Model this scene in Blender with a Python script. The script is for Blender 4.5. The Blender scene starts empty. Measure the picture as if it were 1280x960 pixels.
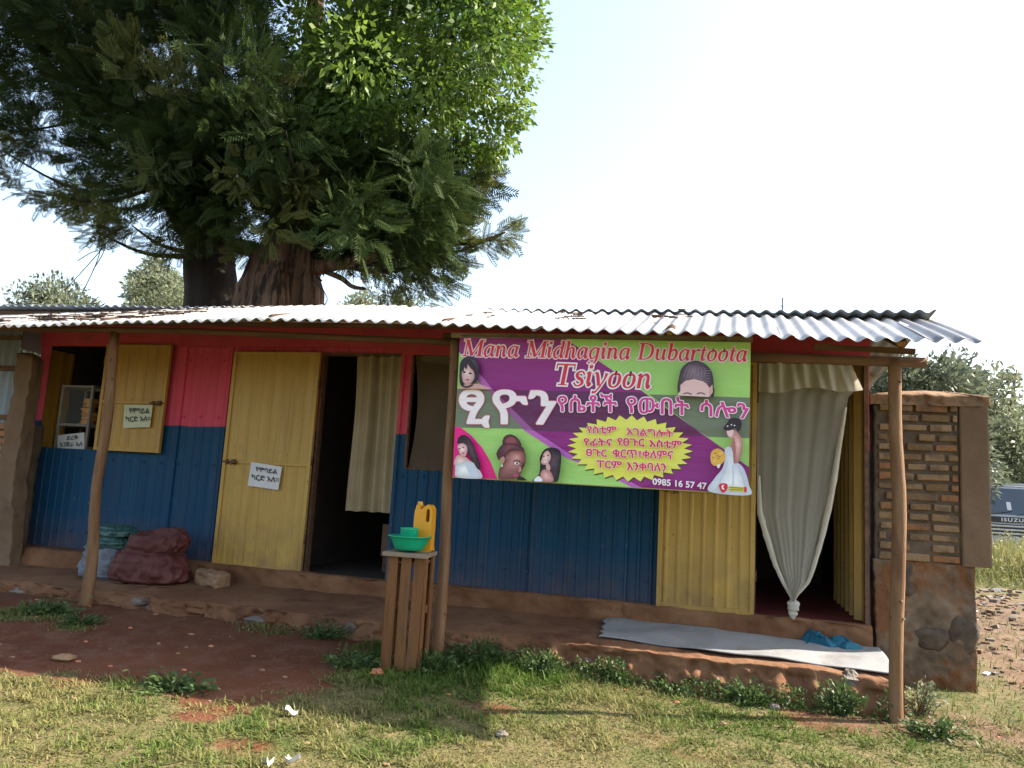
import bpy, math, random
import numpy as np
from mathutils import Vector, Matrix
R = math.radians
rng = np.random.default_rng(7)
random.seed(7)
SC = bpy.context.scene
COL = SC.collection

# ------------------------------------------------------------------ camera
YAW, PITCH, ROLL = R(16.18), R(7.79), R(3.31)
FPX = 960.0
CAM = np.array([0.0, -6.32, 1.29])
_f = np.array([-math.sin(YAW)*math.cos(PITCH), math.cos(YAW)*math.cos(PITCH), math.sin(PITCH)])
_r0 = np.array([math.cos(YAW), math.sin(YAW), 0.0]); _u0 = np.cross(_r0, _f)
_r = _r0*math.cos(ROLL)+_u0*math.sin(ROLL); _u = -_r0*math.sin(ROLL)+_u0*math.cos(ROLL)
cd = bpy.data.cameras.new('camera'); cd.sensor_width = 36; cd.lens = 27.0
cd.clip_start = 0.05; cd.clip_end = 3000
cam = bpy.data.objects.new('camera', cd); COL.objects.link(cam)
cam.matrix_world = Matrix(((_r[0], _u[0], -_f[0], CAM[0]), (_r[1], _u[1], -_f[1], CAM[1]),
                           (_r[2], _u[2], -_f[2], CAM[2]), (0, 0, 0, 1)))
SC.camera = cam

# ------------------------------------------------------------------ sky, sun, exposure
SUN_AZ, SUN_EL = R(22), R(40)           # measured from +x towards +y
w = bpy.data.worlds.new('World'); SC.world = w; w.use_nodes = True
nt = w.node_tree; bgn = nt.nodes['Background']
sk = nt.nodes.new('ShaderNodeTexSky'); sk.sky_type = 'NISHITA'; sk.sun_disc = False
sk.sun_elevation = SUN_EL; sk.sun_rotation = R(90)-SUN_AZ
sk.air_density = 1.6; sk.dust_density = 10.0; sk.ozone_density = 2.0; sk.altitude = 1700
hs = nt.nodes.new('ShaderNodeHueSaturation'); hs.inputs['Saturation'].default_value = .82; nt.links.new(sk.outputs[0], hs.inputs['Color']); nt.links.new(hs.outputs[0], bgn.inputs[0]); bgn.inputs[1].default_value = 0.135
sd = bpy.data.lights.new('sun', 'SUN'); sd.energy = 5.0; sd.angle = R(0.53); sd.color = (1, .91, .78)
so = bpy.data.objects.new('sun', sd); COL.objects.link(so)
_s = Vector((math.cos(SUN_AZ)*math.cos(SUN_EL), math.sin(SUN_AZ)*math.cos(SUN_EL), math.sin(SUN_EL)))
so.rotation_euler = _s.to_track_quat('Z', 'Y').to_euler(); so.location = (8, 4, 12)
SC.view_settings.view_transform = 'Standard'; SC.view_settings.look = 'None'
SC.view_settings.exposure = 1.62; SC.view_settings.gamma = 1.0; SC.view_settings.use_curve_mapping = False
SC.cycles.max_bounces = 8; SC.cycles.transparent_max_bounces = 12
SC.cycles.use_denoising = True

# ------------------------------------------------------------------ helpers
def at(px, py, Y):                       # a sight line of the photograph met with the upright plane y = Y
    d = _f+_r*(px-640)/FPX-_u*(py-480)/FPX
    return CAM+d*(Y-CAM[1])/d[1]
def vnoise(x, y, s=0):
    x = np.asarray(x, float); y = np.asarray(y, float)
    xi = np.floor(x).astype(np.int64); yi = np.floor(y).astype(np.int64)
    fx = x-xi; fy = y-yi; fx = fx*fx*(3-2*fx); fy = fy*fy*(3-2*fy)
    def h(a, b):
        n = (a*374761393+b*668265263+s*1442695041) & 0xffffffff
        n = ((n ^ (n >> 13))*1274126177) & 0xffffffff
        return ((n ^ (n >> 16)) & 0xffff)/65535.0
    return (h(xi, yi)*(1-fx)+h(xi+1, yi)*fx)*(1-fy)+(h(xi, yi+1)*(1-fx)+h(xi+1, yi+1)*fx)*fy
def fbm(x, y, s=0, o=4):
    a, t, n = .5, 0, 0
    for k in range(o):
        t = t+a*vnoise(np.asarray(x)*2**k, np.asarray(y)*2**k, s+k); n += a; a *= .5
    return t/n
def ss(a, b, x):
    t = np.clip((np.asarray(x, float)-a)/(b-a), 0, 1); return t*t*(3-2*t)
def inpoly(px, py, poly):
    px = np.asarray(px); py = np.asarray(py); r = np.zeros(px.shape, bool); n = len(poly)
    for i in range(n):
        x0, y0 = poly[i]; x1, y1 = poly[(i+1) % n]
        c = ((y0 > py) != (y1 > py))
        with np.errstate(divide='ignore', invalid='ignore'):
            r ^= c & (px < (x1-x0)*(py-y0)/(y1-y0+1e-12)+x0)
    return r

ORG = {}
class MB:
    def __init__(s): s.v = []; s.f = []; s.m = []
    def add(s, vs, fs, m=0):
        o = len(s.v); s.v += [tuple(map(float, p)) for p in vs]
        for q in fs: s.f.append([i+o for i in q]); s.m.append(m)
        return s
    def box(s, c, d, rot=None, m=0):
        x, y, z = d[0]/2, d[1]/2, d[2]/2
        P = [Vector(q) for q in ((-x,-y,-z),(x,-y,-z),(x,y,-z),(-x,y,-z),(-x,-y,z),(x,-y,z),(x,y,z),(-x,y,z))]
        if rot is not None: P = [rot @ p for p in P]
        c = Vector([float(k) for k in c])
        return s.add([p+c for p in P], [(0,3,2,1),(4,5,6,7),(0,1,5,4),(1,2,6,5),(2,3,7,6),(3,0,4,7)], m)
    def bb(s, x0, x1, y0, y1, z0, z1, m=0):
        return s.box(((x0+x1)/2, (y0+y1)/2, (z0+z1)/2), (x1-x0, y1-y0, z1-z0), None, m)
    def bar(s, a, b, w, h, m=0, up=(0,0,1)):
        a = Vector([float(k) for k in a]); b = Vector([float(k) for k in b]); t = (b-a); L = t.length; t.normalize()
        sd_ = t.cross(Vector(up)).normalized(); u2 = sd_.cross(t)
        return s.box((a+b)/2, (L, w, h), Matrix((t, sd_, u2)).transposed(), m)
    def tube(s, pts, rad, n=10, m=0, cap=True, wob=0.0, seed=0):
        pts = [Vector([float(k) for k in p]) for p in pts]; rd = random.Random(seed)
        if not hasattr(rad, '__len__'): rad = [rad]*len(pts)
        o = len(s.v); pr = None
        for i, p in enumerate(pts):
            t = (pts[min(i+1, len(pts)-1)]-pts[max(i-1, 0)]).normalized()
            if pr is None: pr = t.orthogonal().normalized()
            a = (pr-t*pr.dot(t)).normalized(); b = t.cross(a); pr = a
            for k in range(n):
                q = 2*math.pi*k/n; r = rad[i]*(1+wob*(rd.random()-.5))
                s.v.append(tuple(p+a*(math.cos(q)*r)+b*(math.sin(q)*r)))
        for i in range(len(pts)-1):
            for k in range(n):
                k2 = (k+1) % n
                s.f.append([o+i*n+k, o+i*n+k2, o+(i+1)*n+k2, o+(i+1)*n+k]); s.m.append(m)
        if cap:
            s.f.append([o+k for k in range(n)][::-1]); s.m.append(m)
            e = o+(len(pts)-1)*n; s.f.append([e+k for k in range(n)]); s.m.append(m)
        return s
    def lathe(s, prof, c, n=24, m=0):
        o = len(s.v)
        for r, z in prof:
            for k in range(n):
                q = 2*math.pi*k/n; s.v.append((c[0]+r*math.cos(q), c[1]+r*math.sin(q), c[2]+z))
        for i in range(len(prof)-1):
            for k in range(n):
                k2 = (k+1) % n; s.f.append([o+i*n+k, o+i*n+k2, o+(i+1)*n+k2, o+(i+1)*n+k]); s.m.append(m)
        return s
    def grid(s, fn, nu, nv, m=0):
        o = len(s.v)
        for j in range(nv+1):
            for i in range(nu+1): s.v.append(tuple(map(float, fn(i/nu, j/nv))))
        for j in range(nv):
            for i in range(nu):
                a = o+j*(nu+1)+i; s.f.append([a, a+1, a+nu+2, a+nu+1]); s.m.append(m)
        return s
    def build(s, name, mats, parent=None, smooth=False, base=None, local=False, bevel=0):
        me = bpy.data.meshes.new(name)
        org = Vector((0, 0, 0))
        if parent is not None: org = ORG.get(parent, Vector((0, 0, 0)))
        elif base is not None: org = Vector([float(k) for k in base])
        vs = s.v if local else [(p[0]-org.x, p[1]-org.y, p[2]-org.z) for p in s.v]
        me.from_pydata(vs, [], s.f)
        if not isinstance(mats, (list, tuple)): mats = [mats]
        for q in mats: me.materials.append(q)
        if len(mats) > 1: me.polygons.foreach_set('material_index', s.m)
        if smooth: me.polygons.foreach_set('use_smooth', [True]*len(me.polygons))
        me.update()
        return link(name, me, parent, org, bevel)
def link(name, me, parent=None, org=Vector((0, 0, 0)), bevel=0):
    o = bpy.data.objects.new(name, me); COL.objects.link(o)
    if parent is not None: o.parent = parent; ORG[o] = org
    else: o.location = org; ORG[o] = org
    if bevel:
        b = o.modifiers.new('bevel', 'BEVEL'); b.width = bevel; b.segments = 2; b.limit_method = 'ANGLE'
    return o
def tag(o, label=None, cat=None, group=None, kind=None):
    if label: o['label'] = label
    if cat: o['category'] = cat
    if group: o['group'] = group
    if kind: o['kind'] = kind
    return o
def thing(name, loc, label, cat, group=None, rz=0):
    o = bpy.data.objects.new(name, None); COL.objects.link(o); o.location = [float(k) for k in loc]
    o.empty_display_size = .1; ORG[o] = Vector([float(k) for k in loc]); o.rotation_euler[2] = rz
    return tag(o, label, cat, group)
def npmesh(name, V, F, mat, parent=None, base=(0, 0, 0), colors=None, smooth=False):
    """V (n,3), F (m,k) arrays; colors (n,) a 0..1 point attribute called tone"""
    org = ORG[parent] if parent is not None else Vector(base)
    me = bpy.data.meshes.new(name); V = np.asarray(V, np.float32)-np.array(org, np.float32)
    k = F.shape[1]; n = len(F)
    me.vertices.add(len(V)); me.vertices.foreach_set('co', V.ravel())
    me.loops.add(n*k); me.loops.foreach_set('vertex_index', F.astype(np.int32).ravel())
    me.polygons.add(n); me.polygons.foreach_set('loop_start', np.arange(0, n*k, k, dtype=np.int32))
    if smooth: me.polygons.foreach_set('use_smooth', np.ones(n, bool))
    me.update(calc_edges=True)
    if colors is not None:
        a = me.attributes.new('tone', 'FLOAT', 'POINT'); a.data.foreach_set('value', np.asarray(colors, np.float32))
    me.materials.append(mat)
    return link(name, me, parent, org)
def crom(P, n=6, closed=False):
    P = [np.array(p, float) for p in P]; out = []; N = len(P)
    rgn = range(N if closed else N-1)
    for i in rgn:
        if closed: a, b, c, d = P[(i-1) % N], P[i], P[(i+1) % N], P[(i+2) % N]
        else: a, b, c, d = P[max(i-1, 0)], P[i], P[i+1], P[min(i+2, N-1)]
        for k in range(n):
            t = k/n
            out.append(.5*((2*b)+(-a+c)*t+(2*a-5*b+4*c-d)*t*t+(-a+3*b-3*c+d)*t**3))
    if not closed: out.append(P[-1])
    return out

from mathutils import noise as mno
def crumple(x, y, z, k):
    d = mno.voronoi(Vector((x*k, y*k, z*k)))[0]
    return min(1.0, d[1]-d[0])-.35

# ------------------------------------------------------------------ materials
def lin(c):
    return tuple(((v/255)/12.92 if v/255 <= .04045 else ((v/255+.055)/1.055)**2.4) for v in c)+(1,)
def nodes(name):
    m = bpy.data.materials.new(name); m.use_nodes = True; t = m.node_tree
    return m, t, t.nodes['Principled BSDF'], t.nodes['Material Output']
def nz(t, scale, detail=4, stretch=None, coord='Object', rough=.55):
    tc = t.nodes.new('ShaderNodeTexCoord'); n = t.nodes.new('ShaderNodeTexNoise')
    n.inputs['Scale'].default_value = scale; n.inputs['Detail'].default_value = detail; n.inputs['Roughness'].default_value = rough
    if stretch:
        mp = t.nodes.new('ShaderNodeMapping'); mp.inputs['Scale'].default_value = stretch
        t.links.new(tc.outputs[coord], mp.inputs[0]); t.links.new(mp.outputs[0], n.inputs['Vector'])
    else: t.links.new(tc.outputs[coord], n.inputs['Vector'])
    return n.outputs['Fac']
def ramp(t, fac, lo, hi):
    mr = t.nodes.new('ShaderNodeMapRange'); mr.inputs['From Min'].default_value = lo; mr.inputs['From Max'].default_value = hi
    t.links.new(fac, mr.inputs['Value']); return mr.outputs['Result']
def mix(t, fac, a, b, mode='MIX'):
    n = t.nodes.new('ShaderNodeMix'); n.data_type = 'RGBA'; n.blend_type = mode
    if isinstance(fac, (int, float)): n.inputs[0].default_value = fac
    else: t.links.new(fac, n.inputs[0])
    for i, q in ((6, a), (7, b)):
        if isinstance(q, tuple): n.inputs[i].default_value = q if len(q) == 4 else q+(1,)
        else: t.links.new(q, n.inputs[i])
    return n.outputs[2]
def mth(t, op, a, b):
    n = t.nodes.new('ShaderNodeMath'); n.operation = op
    for i, q in ((0, a), (1, b)):
        if isinstance(q, (int, float)): n.inputs[i].default_value = q
        else: t.links.new(q, n.inputs[i])
    return n.outputs[0]
def bump(t, b, fac, strength, dist=.01):
    n = t.nodes.new('ShaderNodeBump'); n.inputs['Strength'].default_value = strength; n.inputs['Distance'].default_value = dist
    t.links.new(fac, n.inputs['Height']); t.links.new(n.outputs[0], b.inputs['Normal'])
def sepz(t, axis='Z', coord='Object'):
    tc = t.nodes.new('ShaderNodeTexCoord'); s = t.nodes.new('ShaderNodeSeparateXYZ')
    t.links.new(tc.outputs[coord], s.inputs[0]); return s.outputs[axis]
def M(name, c1, c2=None, scale=3, rough=.8, bmp=0, bscale=None, metal=0, spec=.3, stretch=None, c3=None, s3=1.2, lo=.35, hi=.65, lo3=.55, hi3=.7):
    m, t, b, _ = nodes(name)
    c1 = c1+(1,) if len(c1) == 3 else c1
    col = c1
    if c2 is not None:
        col = mix(t, ramp(t, nz(t, scale, 5, stretch), lo, hi), c1, c2)
    if c3 is not None:
        col = mix(t, ramp(t, nz(t, s3, 6, stretch, rough=.7), lo3, hi3), col, c3)
    if isinstance(col, tuple): b.inputs['Base Color'].default_value = col
    else: t.links.new(col, b.inputs['Base Color'])
    b.inputs['Roughness'].default_value = rough; b.inputs['Metallic'].default_value = metal
    b.inputs['Specular IOR Level'].default_value = spec
    if bmp: bump(t, b, nz(t, bscale or scale*8, 6, stretch), bmp)
    return m
def foliage(name, a, c, trans=.45, gloss=.25, tcol=None):
    m, t, b, out = nodes(name)
    at_ = t.nodes.new('ShaderNodeAttribute'); at_.attribute_name = 'tone'
    col = mix(t, at_.outputs['Fac'], a, c)
    t.links.new(col, b.inputs['Base Color']); b.inputs['Roughness'].default_value = .5
    b.inputs['Specular IOR Level'].default_value = gloss
    tr = t.nodes.new('ShaderNodeBsdfTranslucent')
    t.links.new(mix(t, .5, col, tcol, 'MIX') if tcol else col, tr.inputs['Color'])
    mx = t.nodes.new('ShaderNodeMixShader'); mx.inputs[0].default_value = trans
    t.links.new(b.outputs[0], mx.inputs[1]); t.links.new(tr.outputs[0], mx.inputs[2]); t.links.new(mx.outputs[0], out.inputs[0])
    return m
def cloth(name, a, c, scale, transp, transl, weave=None, rough=.9):
    m, t, b, out = nodes(name)
    col = mix(t, ramp(t, nz(t, scale, 4), .35, .65), a, c)
    if weave:
        wv = t.nodes.new('ShaderNodeTexWave'); wv.bands_direction = weave[1]; wv.inputs['Scale'].default_value = weave[0]
        wv.inputs['Distortion'].default_value = .4
        tc = t.nodes.new('ShaderNodeTexCoord'); t.links.new(tc.outputs['Object'], wv.inputs[0])
        col = mix(t, mth(t, 'MULTIPLY', wv.outputs['Fac'], weave[2]), col, tuple(x*.55 for x in a[:3])+(1,))
    t.links.new(col, b.inputs['Base Color']); b.inputs['Roughness'].default_value = rough; b.inputs['Specular IOR Level'].default_value = .1
    sh = b.outputs[0]
    if transl:
        tr = t.nodes.new('ShaderNodeBsdfTranslucent'); t.links.new(col, tr.inputs[0])
        mx = t.nodes.new('ShaderNodeMixShader'); mx.inputs[0].default_value = transl
        t.links.new(sh, mx.inputs[1]); t.links.new(tr.outputs[0], mx.inputs[2]); sh = mx.outputs[0]
    if transp:
        tr = t.nodes.new('ShaderNodeBsdfTransparent'); mx = t.nodes.new('ShaderNodeMixShader'); mx.inputs[0].default_value = transp
        t.links.new(sh, mx.inputs[1]); t.links.new(tr.outputs[0], mx.inputs[2]); sh = mx.outputs[0]
    t.links.new(sh, out.inputs[0]); return m

def painted_wall():
    m, t, b, _ = nodes('painted_sheet')
    z = sepz(t); n1 = nz(t, 2.2, 5); n2 = nz(t, 1.4, 5, (6, 1, .35)); n3 = nz(t, 7, 6)
    blue = mix(t, ramp(t, n2, .3, .7), (.004, .043, .098), (.007, .057, .125))
    pink = mix(t, ramp(t, n2, .3, .7), (.52, .050, .090), (.60, .075, .125))
    edge = mth(t, 'ADD', z, mth(t, 'MULTIPLY', mth(t, 'SUBTRACT', n1, .5), .05))
    s = ramp(t, edge, 1.715, 1.727)
    c = mix(t, s, blue, pink)
    # mud splashed up the foot of the sheet, with its own ragged outline, and a few rust specks
    mud = ramp(t, mth(t, 'ADD', mth(t, 'MULTIPLY', mth(t, 'SUBTRACT', n3, .5), .55), mth(t, 'MULTIPLY', mth(t, 'SUBTRACT', n1, .5), .45)), .0, .3)
    md = mth(t, 'MULTIPLY', ramp(t, z, .85, .44), mth(t, 'ADD', .25, mth(t, 'MULTIPLY', mud, .7)))
    c = mix(t, md, c, (.16, .085, .05))
    c = mix(t, ramp(t, nz(t, 26, 3), .70, .76), c, (.12, .05, .03))
    c = mix(t, mth(t, 'MULTIPLY', ramp(t, nz(t, 2.6, 6, (5, 1, .25), rough=.7), .52, .72), .38), c, (.075, .05, .045))
    c = mix(t, mth(t, 'MULTIPLY', ramp(t, nz(t, 11, 6, rough=.75), .60, .70), .45), c, (.16, .14, .13))
    t.links.new(c, b.inputs['Base Color']); b.inputs['Roughness'].default_value = .6; b.inputs['Specular IOR Level'].default_value = .2
    bump(t, b, mth(t, 'ADD', mth(t, 'MULTIPLY', nz(t, 2.2, 3), 3), nz(t, 12, 4)), .35, .012)
    return m
def yellow_paint(name, top, low):
    m, t, b, _ = nodes(name)
    z = sepz(t); n2 = nz(t, 1.6, 6, (7, 1, .5)); n3 = nz(t, 5, 6)
    c = mix(t, ramp(t, n2, .3, .72), top, low)
    c = mix(t, ramp(t, nz(t, 3.1, 6), .62, .78), c, (.30, .17, .055))
    md = mth(t, 'MULTIPLY', ramp(t, z, 1.0, .42), ramp(t, n3, .38, .62))
    c = mix(t, mth(t, 'MULTIPLY', md, .6), c, (.17, .10, .05))
    c = mix(t, ramp(t, nz(t, 34, 3), .67, .73), c, (.14, .06, .03))
    c = mix(t, mth(t, 'MULTIPLY', ramp(t, nz(t, 2.9, 6, (6, 1, .3), rough=.7), .52, .70), .40), c, (.15, .085, .035))
    t.links.new(c, b.inputs['Base Color']); b.inputs['Roughness'].default_value = .45; b.inputs['Specular IOR Level'].default_value = .4
    bump(t, b, mth(t, 'ADD', mth(t, 'MULTIPLY', nz(t, 2.6, 3), 3), nz(t, 12, 4)), .35, .012)
    return m

MT = {}
MT['wall'] = painted_wall()
MT['yellow'] = yellow_paint('yellow_door_paint', (.40, .235, .045), (.48, .30, .075))
MT['yellow2'] = yellow_paint('ochre_shutter_paint', (.36, .19, .026), (.42, .24, .042))
MT['fascia'] = M('red_fascia_paint', (.44, .040, .06), (.52, .065, .085), 1.5, .55, .1, 10, stretch=(2, 1, 3), c3=(.20, .05, .04), s3=3)
MT['zinc'] = M('weathered_zinc', (.32, .31, .295), (.47, .455, .435), 2.0, .5, .06, 20, metal=.35, spec=.5, c3=(.24, .14, .09), s3=2.6, lo3=.60, hi3=.70)
MT['zinc_new'] = M('grey_zinc', (.17, .165, .165), (.25, .245, .24), 2.5, .5, .06, 20, metal=.55, spec=.5, c3=(.27, .17, .12), s3=3, lo3=.62, hi3=.72)
MT['zinc_dark'] = M('aged_dark_zinc', (.19, .22, .26), (.27, .29, .32), 2.5, .5, .06, 20, metal=.4, c3=(.17, .09, .06), s3=2, lo3=.6, hi3=.7)
MT['pole'] = M('peeled_pole_wood', (.145, .070, .028), (.225, .125, .062), 5, .75, .5, 40, stretch=(4, 4, .5), c3=(.12, .055, .028), s3=3, lo3=.52, hi3=.68)
MT['pole_dark'] = M('smoky_beam_wood', (.10, .048, .026), (.17, .09, .05), 5, .8, .5, 40, stretch=(.5, 4, 4), c3=(.10, .05, .03), s3=3)
MT['end'] = M('sawn_log_end', (.42, .22, .09), (.50, .29, .13), 30, .8)
MT['clay'] = M('trodden_clay', (.135, .056, .024), (.21, .105, .052), 2.2, .9, 1.0, 22, c3=(.085, .034, .016), s3=3.4, lo3=.5, hi3=.68)
MT['plinth'] = M('mud_plaster', (.14, .058, .026), (.215, .105, .052), 3, .92, 1.0, 18, c3=(.085, .036, .018), s3=4.5)
MT['dark_in'] = M('dark_brown_inside', (.045, .035, .03), (.07, .05, .04), 3, .9)  # plain dark brown for the inner walls and floor
MT['red_floor'] = M('red_lino', (.16, .03, .03), (.22, .045, .04), 4, .6)
MT['mat'] = M('woven_plastic_mat', (.225, .23, .235), (.275, .275, .275), 5, .7, .6, 160, c3=(.175, .165, .155), s3=2.2)
MT['white_paper'] = M('white_paper', (.58, .57, .58), (.64, .63, .63), 6, .8)
MT['cream_paper'] = M('cream_paper', (.46, .47, .33), (.52, .53, .39), 6, .8)
MT['ink'] = M('felt_pen_ink', (.02, .02, .025), None, rough=.6)
MT['rust_iron'] = M('rusty_iron', (.10, .05, .03), (.17, .09, .05), 20, .7, .2, 60, metal=.3)
MT['crate'] = M('rough_crate_wood', (.125, .050, .016), (.21, .095, .034), 3, .8, .5, 30, stretch=(5, 5, .6), c3=(.10, .048, .022), s3=3, lo3=.52, hi3=.66)
MT['crate_top'] = M('worn_board', (.21, .15, .10), (.28, .21, .155), 4, .85, .5, 30, c3=(.20, .13, .09), s3=3)
MT['jerry'] = M('yellow_plastic', (.62, .27, .008), (.68, .31, .015), 4, .42, .05, 30, spec=.5)
MT['green_pl'] = M('green_plastic', (.0, .30, .15), (.005, .35, .18), 3, .4, spec=.5)
MT['hole'] = M('dark_gap', (.03, .02, .01), None, rough=.9)
MT['sack_red'] = M('maroon_sack', (.075, .019, .018), (.115, .034, .029), 9, .65, .5, 60, c3=(.15, .06, .048), s3=4, lo3=.55, hi3=.7)
MT['sack_grey'] = M('blue_grey_sack', (.10, .115, .14), (.16, .175, .20), 7, .65, .5, 60)
MT['sack_green'] = M('sea_green_plastic', (.02, .065, .06), (.045, .105, .095), 9, .45, .4, 30, spec=.5)
MT['teal'] = M('teal_cloth', (.008, .075, .125), (.016, .115, .17), 9, .75, .5, 60)
MT['stone'] = M('buff_stone', (.21, .12, .065), (.28, .175, .10), 6, .9, .8, 30)
MT['greystone'] = M('grey_fieldstone', (.13, .105, .085), (.20, .17, .14), 5, .9, .8, 30, c3=(.11, .055, .035), s3=3)
MT['redstone'] = M('orange_brick_bit', (.36, .13, .06), (.44, .18, .09), 6, .9, .6, 30)
MT['brick'] = M('burnt_brick', (.21, .092, .045), (.29, .155, .082), 5.5, .9, .8, 40, c3=(.13, .085, .058), s3=6, lo3=.5, hi3=.62)
def brick_mat(name, a, b_, c):
    m, t, b, _ = nodes(name); g = t.nodes.new('ShaderNodeNewGeometry'); r = g.outputs['Random Per Island']
    col = mix(t, ramp(t, r, .0, .6), a, b_); col = mix(t, ramp(t, r, .78, .80), col, c)
    col = mix(t, mth(t, 'MULTIPLY', ramp(t, nz(t, 9, 6), .48, .62), .75), col, (.115, .078, .054))
    t.links.new(col, b.inputs['Base Color']); b.inputs['Roughness'].default_value = .92; b.inputs['Specular IOR Level'].default_value = .2
    bump(t, b, nz(t, 40, 6), 1.0); return m
MT['brick'] = brick_mat('burnt_brick_mixed', (.17, .098, .05), (.28, .175, .098), (.27, .125, .058))
MT['mortar'] = M('mud_mortar', (.105, .072, .05), (.155, .11, .078), 5, .95, 1.0, 30, c3=(.065, .046, .034), s3=3)
MT['plaster'] = M('brown_plaster', (.14, .085, .05), (.185, .12, .074), 2.2, .92, .5, 24, c3=(.10, .066, .046), s3=2.4)
MT['plaster_low'] = M('stained_plaster', (.095, .062, .038), (.235, .17, .115), 5.5, .92, 1.0, 18, c3=(.17, .072, .030), s3=2.6, lo3=.47, hi3=.57)
MT['darkstone'] = M('dark_rubble_stone', (.06, .045, .035), (.12, .085, .062), 14, .9, .8, 30)
MT['coping'] = M('mud_coping', (.20, .115, .062), (.26, .16, .095), 4, .95, 1.0, 20, c3=(.085, .055, .038), s3=2.6)
MT['bark'] = M('furrowed_bark', (.075, .038, .022), (.155, .092, .058), 2.4, .95, 1.0, 9, stretch=(4, 4, .3), c3=(.022, .013, .009), s3=2.6, lo3=.48, hi3=.58)
MT['bark_dark'] = M('dark_bark', (.018, .013, .011), (.032, .024, .019), 3, .95, .8, 12, stretch=(3, 3, .4))
MT['curtain'] = cloth('cream_curtain', (.36, .275, .165, 1), (.44, .345, .215, 1), 3, 0, .15, (22, 'Z', .30))
MT['net'] = cloth('white_sheer_cloth', (.58, .53, .45, 1), (.64, .585, .50, 1), 3, .36, .35)
MT['net_fold'] = cloth('white_doubled_cloth', (.62, .57, .48, 1), (.68, .63, .54, 1), 3, .05, .3)
MT['window_cloth'] = cloth('brown_window_cloth', (.10, .07, .05, 1), (.125, .09, .066, 1), 3, 0, .05)
MT['alu'] = M('pale_frame_paint', (.20, .175, .155), (.25, .22, .195), 5, .5)
MT['bread'] = M('bread_crust', (.50, .20, .05), (.62, .31, .09), 12, .6)
MT['dirtground'] = None

# ------------------------------------------------------------------ ground
def gz(x, y):
    x = np.asarray(x, float); y = np.asarray(y, float)
    z = .02+.10*ss(1.5, -5, x)*ss(-3.2, -.9, y)+.03*ss(-2.2, -.9, y)
    near = ss(14, 6, np.hypot(x, y+2))
    z = z+near*(.055*(fbm(x*.9, y*.9, 3)-.5)+.03*(fbm(x*4, y*4, 9)-.5))
    rub = ss(1.75, 2.4, x)*ss(-1.2, .4, y)*ss(9, 4, y)
    z = z+rub*(.10*(fbm(x*2.2, y*2.2, 21)-.4)+.06*(fbm(x*7, y*7, 22)-.5))
    return z
def grassmask(x, y):
    """1 grass, 0 bare earth"""
    x = np.asarray(x, float); y = np.asarray(y, float)
    n = (fbm(x*1.6, y*1.6, 31)-.5); n2 = fbm(x*5, y*5, 37)-.5
    front = ss(-2.25, -2.62, y+.8*n+.7*n2)                      # lawn towards the camera
    right = ss(-2.55, -2.05, x+.6*n+.5*n2)                          # lawn right of the crate
    g = np.maximum(front, right)
    for cx, cy, r, k in ((.60, -1.22, .30, .75), (1.35, -1.0, .5, .7), (-2.62, -2.72, .17, .8), (-1.35, -1.95, .2, .6), (-4.1, -3.2, .25, .7), (1.9, -1.5, .3, .6), (-.2, -2.1, .25, .4), (-2.2, -2.95, .2, .6), (.9, -2.2, .25, .5)):
        g = g*(1-k*ss(r*1.25, r*.45, np.hypot((x-cx)*.8, (y-cy)*1.3)+.25*n+.15*n2))
    dirt_patch = ss(1.75, 2.3, x+.4*n)*ss(-1.6, -.7, y+.4*n)
    g = g*(1-.72*dirt_patch*ss(9, 7, y))
    for cx, cy, r, k in ((-5.1, -1.5, .45, .8), (-4.55, -1.62, .3, .7), (-3.35, -2.55, .55, .8), (-4.2, -2.6, .3, .5), (-3.2, -1.05, .5, .35)):   # weedy patches in the bare yard
        g = np.maximum(g, k*ss(r*1.15, r*.3, np.hypot(x-cx, (y-cy)*2.2)+.5*n+.4*n2))
    return np.clip(g, 0, 1)
def axis(lo, hi, step, far):
    a = list(np.arange(lo, hi+1e-6, step)); s = step
    while a[-1] < far: s *= 1.25; a.append(a[-1]+s)
    s = step
    while a[0] > -far: s *= 1.25; a.insert(0, a[0]-s)
    return np.array(a)
gx = axis(-8.0, 4.2, .045, 900); gy = axis(-4.6, 1.2, .04, 900)
X, Y = np.meshgrid(gx, gy); Z = gz(X, Y)
V = np.stack([X, Y, Z], -1).reshape(-1, 3)
nx, ny = len(gx), len(gy)
I = (np.arange(ny-1)[:, None]*nx+np.arange(nx-1)[None]).ravel()
F = np.stack([I, I+1, I+nx+1, I+nx], 1)
G = grassmask(X, Y)
G = np.where(np.hypot(X, Y) > 14, .75, G)
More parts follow.
